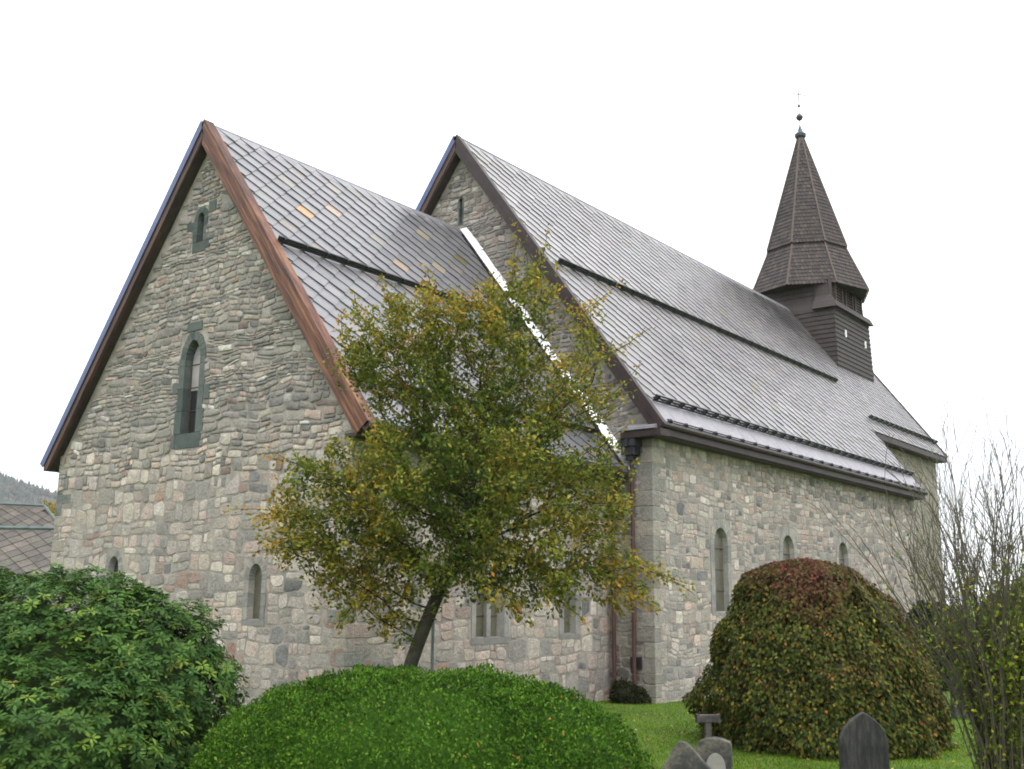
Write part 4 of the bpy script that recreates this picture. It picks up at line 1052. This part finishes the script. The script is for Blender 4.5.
# evergreen bushes and trees behind, on the right
def evergreen(name, loc, blobs, label, cat, pal, n, size, group=None, trunk=1.0):
    t = empty(name, loc, VROT); tag(t, label, cat, group)
    P, N, d = blob_points(blobs, n, depth=.25, noise_amp=.3, nscale=.9); k = len(P)
    leaf_mesh('crown', P, N+rng.normal(0, .7, (k, 3)), N+rng.normal(0, .6, (k, 3)), rng.uniform(.7, 1.3, k)*size, rng.uniform(.4, .7, k)*size, pick(pal, k), M_leaf, t)
    blob_core('inner_foliage', blobs, M_leaf, t, .72, pal[0][1])
    mb = MB(); mb.tube([(0, 0, -.1), (0, 0, trunk)], [.16, .1] if trunk > .5 else [.03, .02], 8); mb.build('trunk' if trunk > .5 else 'stem', M_bark, t)
    return t
DK = [(3, (.022, .042, .018)), (2, (.032, .055, .02)), (1, (.05, .07, .022))]
MD = [(3, (.045, .07, .02)), (2, (.065, .09, .025)), (1, (.10, .105, .03))]
evergreen('evergreen_bush', (10.94, 20.16, 0), [(0, 0, 1.2, 1.0, 1.35), (-.7, .2, .8, .8, 1.0)], 'dark evergreen bush by the nave wall just right of the russet dome', 'bush', DK, 7000, .16)
evergreen('evergreen_bush', (12.6, 24.2, 0), [(0, 0, 1.4, 1.5, 1.6), (1.3, .3, 1.1, 1.2, 1.3)], 'broad dark green bush seen through the bare shrub', 'bush', DK, 8000, .18)
evergreen('evergreen_bush', (15.6, 26.2, 0), [(0, 0, 1.0, 1.7, 1.2), (1.6, 0, .9, 1.5, 1.1), (3.2, .2, 1.0, 1.4, 1.25)], 'long mid green bush at the right edge behind the bare shrub', 'bush', MD, 9000, .18)
evergreen('evergreen_bush', (8.2, 50.5, 0), [(0, 0, 1.6, 2.4, 1.9), (2.6, 0, 1.5, 2.3, 2.2)], 'rounded bush some way past the west end of the church wall', 'bush', MD, 7000, .24)
evergreen('evergreen_bush', (16.5, 52, 0), [(0, 0, 1.6, 2.6, 2.0), (3, .5, 1.6, 2.6, 2.4), (6, 0, 1.5, 2.8, 2.0)], 'far hedge of green bushes along the churchyard edge at right', 'hedge', DK, 9000, .24)
evergreen('evergreen_bush', (5.5, 58, 0), [(0, 0, 1.8, 2.6, 2.4), (3.4, .5, 1.7, 2.6, 2.2), (6.2, 1, 1.6, 2.4, 2.0)], 'farthest green bushes in the gap between the church end and the bare shrub', 'bush', MD, 9000, .26)
evergreen('garden_tree', (-50.6, 24.3, 0), [(.3, 0, 7.0, 1.8, 2.0), (1.6, 0, 6.8, 1.6, 1.9)], 'yellow autumn tree showing between the far roofs and the church corner', 'tree', [(3, (.30, .22, .03)), (2, (.22, .19, .035)), (1, (.38, .24, .03))], 5000, .2, trunk=5.5)

evergreen('small_plant', (6.42, 9.3, 0), [(0, 0, .22, .42, .36), (.3, .05, .16, .3, .28)], 'low dark brownish plant at the foot of the downpipes in the nave corner', 'plant', [(3, (.03, .036, .015)), (2, (.05, .045, .02)), (1, (.035, .055, .018))], 1500, .09, trunk=.3)
# mossy lichen growth on the houses' valley: a yellow-green shrub before the hipped roof
evergreen('yellow_shrub', (-29.0, 7.1, 0), [(0, 0, 4.45, 1.2, 1.05, .8), (1.4, .2, 4.35, 1.0, .9, .7)], 'olive yellow shrub top showing above the near slate ridge', 'shrub', [(3, (.15, .15, .035)), (2, (.20, .17, .04)), (1, (.10, .11, .03))], 2600, .12, trunk=4)

# ------------------------------------------------------------------ gravestones
def slab(name, outline, th, M, loc, rz, label, group='gravestones on the lawn', tilt=0, extra=None):
    mb = MB(); mb.prism([(x, -th/2, z) for x, z in outline], (0, th, 0))
    o = mb.build(name, M, None, recalc=True, bevel=.018); o.location = loc; o.rotation_euler = (tilt, 0, rz); tag(o, label, 'gravestone', group)
    return o
pointed = [(-.35, -.3), (.35, -.3), (.35, .62), (.31, .76), (.24, .87), (.13, .965), (.03, 1.03), (-.05, .99), (-.17, .90), (-.27, .78), (-.33, .65)]
slab('gravestone', pointed, .16, M_grave, (15.6, 1.26, 0), VROT+radians(-6), 'dark polished gravestone with a pointed top in front of the russet dome')
rough = [(-.62, -.3), (.42, -.3), (.40, .42), (.33, .5), (.22, .62), (.12, .74), (.03, .82), (-.05, .83), (-.12, .76), (-.2, .62), (-.3, .45), (-.42, .25), (-.55, .05)]
slab('gravestone', rough, .22, M_rough, (14.52, -2.09, 0), VROT+radians(-14), 'rough grey gravestone with a slanting peaked top beside the green bush', tilt=radians(-4))
arch = [(-.23, -.3), (.23, -.3), (.235, .70), (.22, .745), (.12, .785), (.02, .80), (-.1, .785), (-.2, .735), (-.23, .68)]
g3 = slab('gravestone', arch, .2, M_rough, (14.48, -1.2, 0), VROT+radians(-16), 'grey gravestone with a gently arched top and a pale recessed oval panel')
mb = MB(); mb.prism([(.13*cos(2*pi*q/20)+.03, -.105, .42+.19*sin(2*pi*q/20)) for q in range(20)], (0, -.012, 0)); mb.build('oval_panel', mat('pale_panel', (.26, .25, .22), .8, var=((8, .2),)), g3, recalc=True)
mb = MB(); mb.box((-.05, -.04, -.2), (.05, .04, .8)); mb.box((-.19, -.045, .74), (.19, .045, .86))
for x in (-.19, .15): mb.box((x, -.05, .73), (x+.045, .05, .87))
c = mb.build('grave_cross', M_ironcross, None, bevel=.012); c.location = (13.31, .84, 0); c.rotation_euler = (0, 0, VROT+radians(8)); tag(c, 'small dark T shaped grave cross close before the russet dome', 'grave cross')
tall = [(-.24, -.2), (.24, -.2), (.22, .95), (.14, 1.2), (.02, 1.3), (-.12, 1.22), (-.21, 1.0)]
slab('gravestone', tall, .2, M_grave, (14.05, 11.7, 0), VROT, 'distant dark upright gravestone between the russet dome and the bare shrub')

# ------------------------------------------------------------------ thin damp air
mb = MB(); mb.box((-4800, -4800, -12), (4800, 4800, 420))
hz = bpy.data.materials.new('haze'); hz.use_nodes = True; t = hz.node_tree; t.nodes.clear()
o = t.nodes.new('ShaderNodeOutputMaterial'); pv = t.nodes.new('ShaderNodeVolumePrincipled'); pv.inputs['Color'].default_value = (.93, .96, 1, 1); pv.inputs['Density'].default_value = .00018
pv.inputs['Anisotropy'].default_value = .2
t.links.new(pv.outputs[0], o.inputs['Volume'])
h = mb.build('haze', hz); tag(h, 'thin pale damp haze in the air over the churchyard and hill', 'haze', kind='stuff')
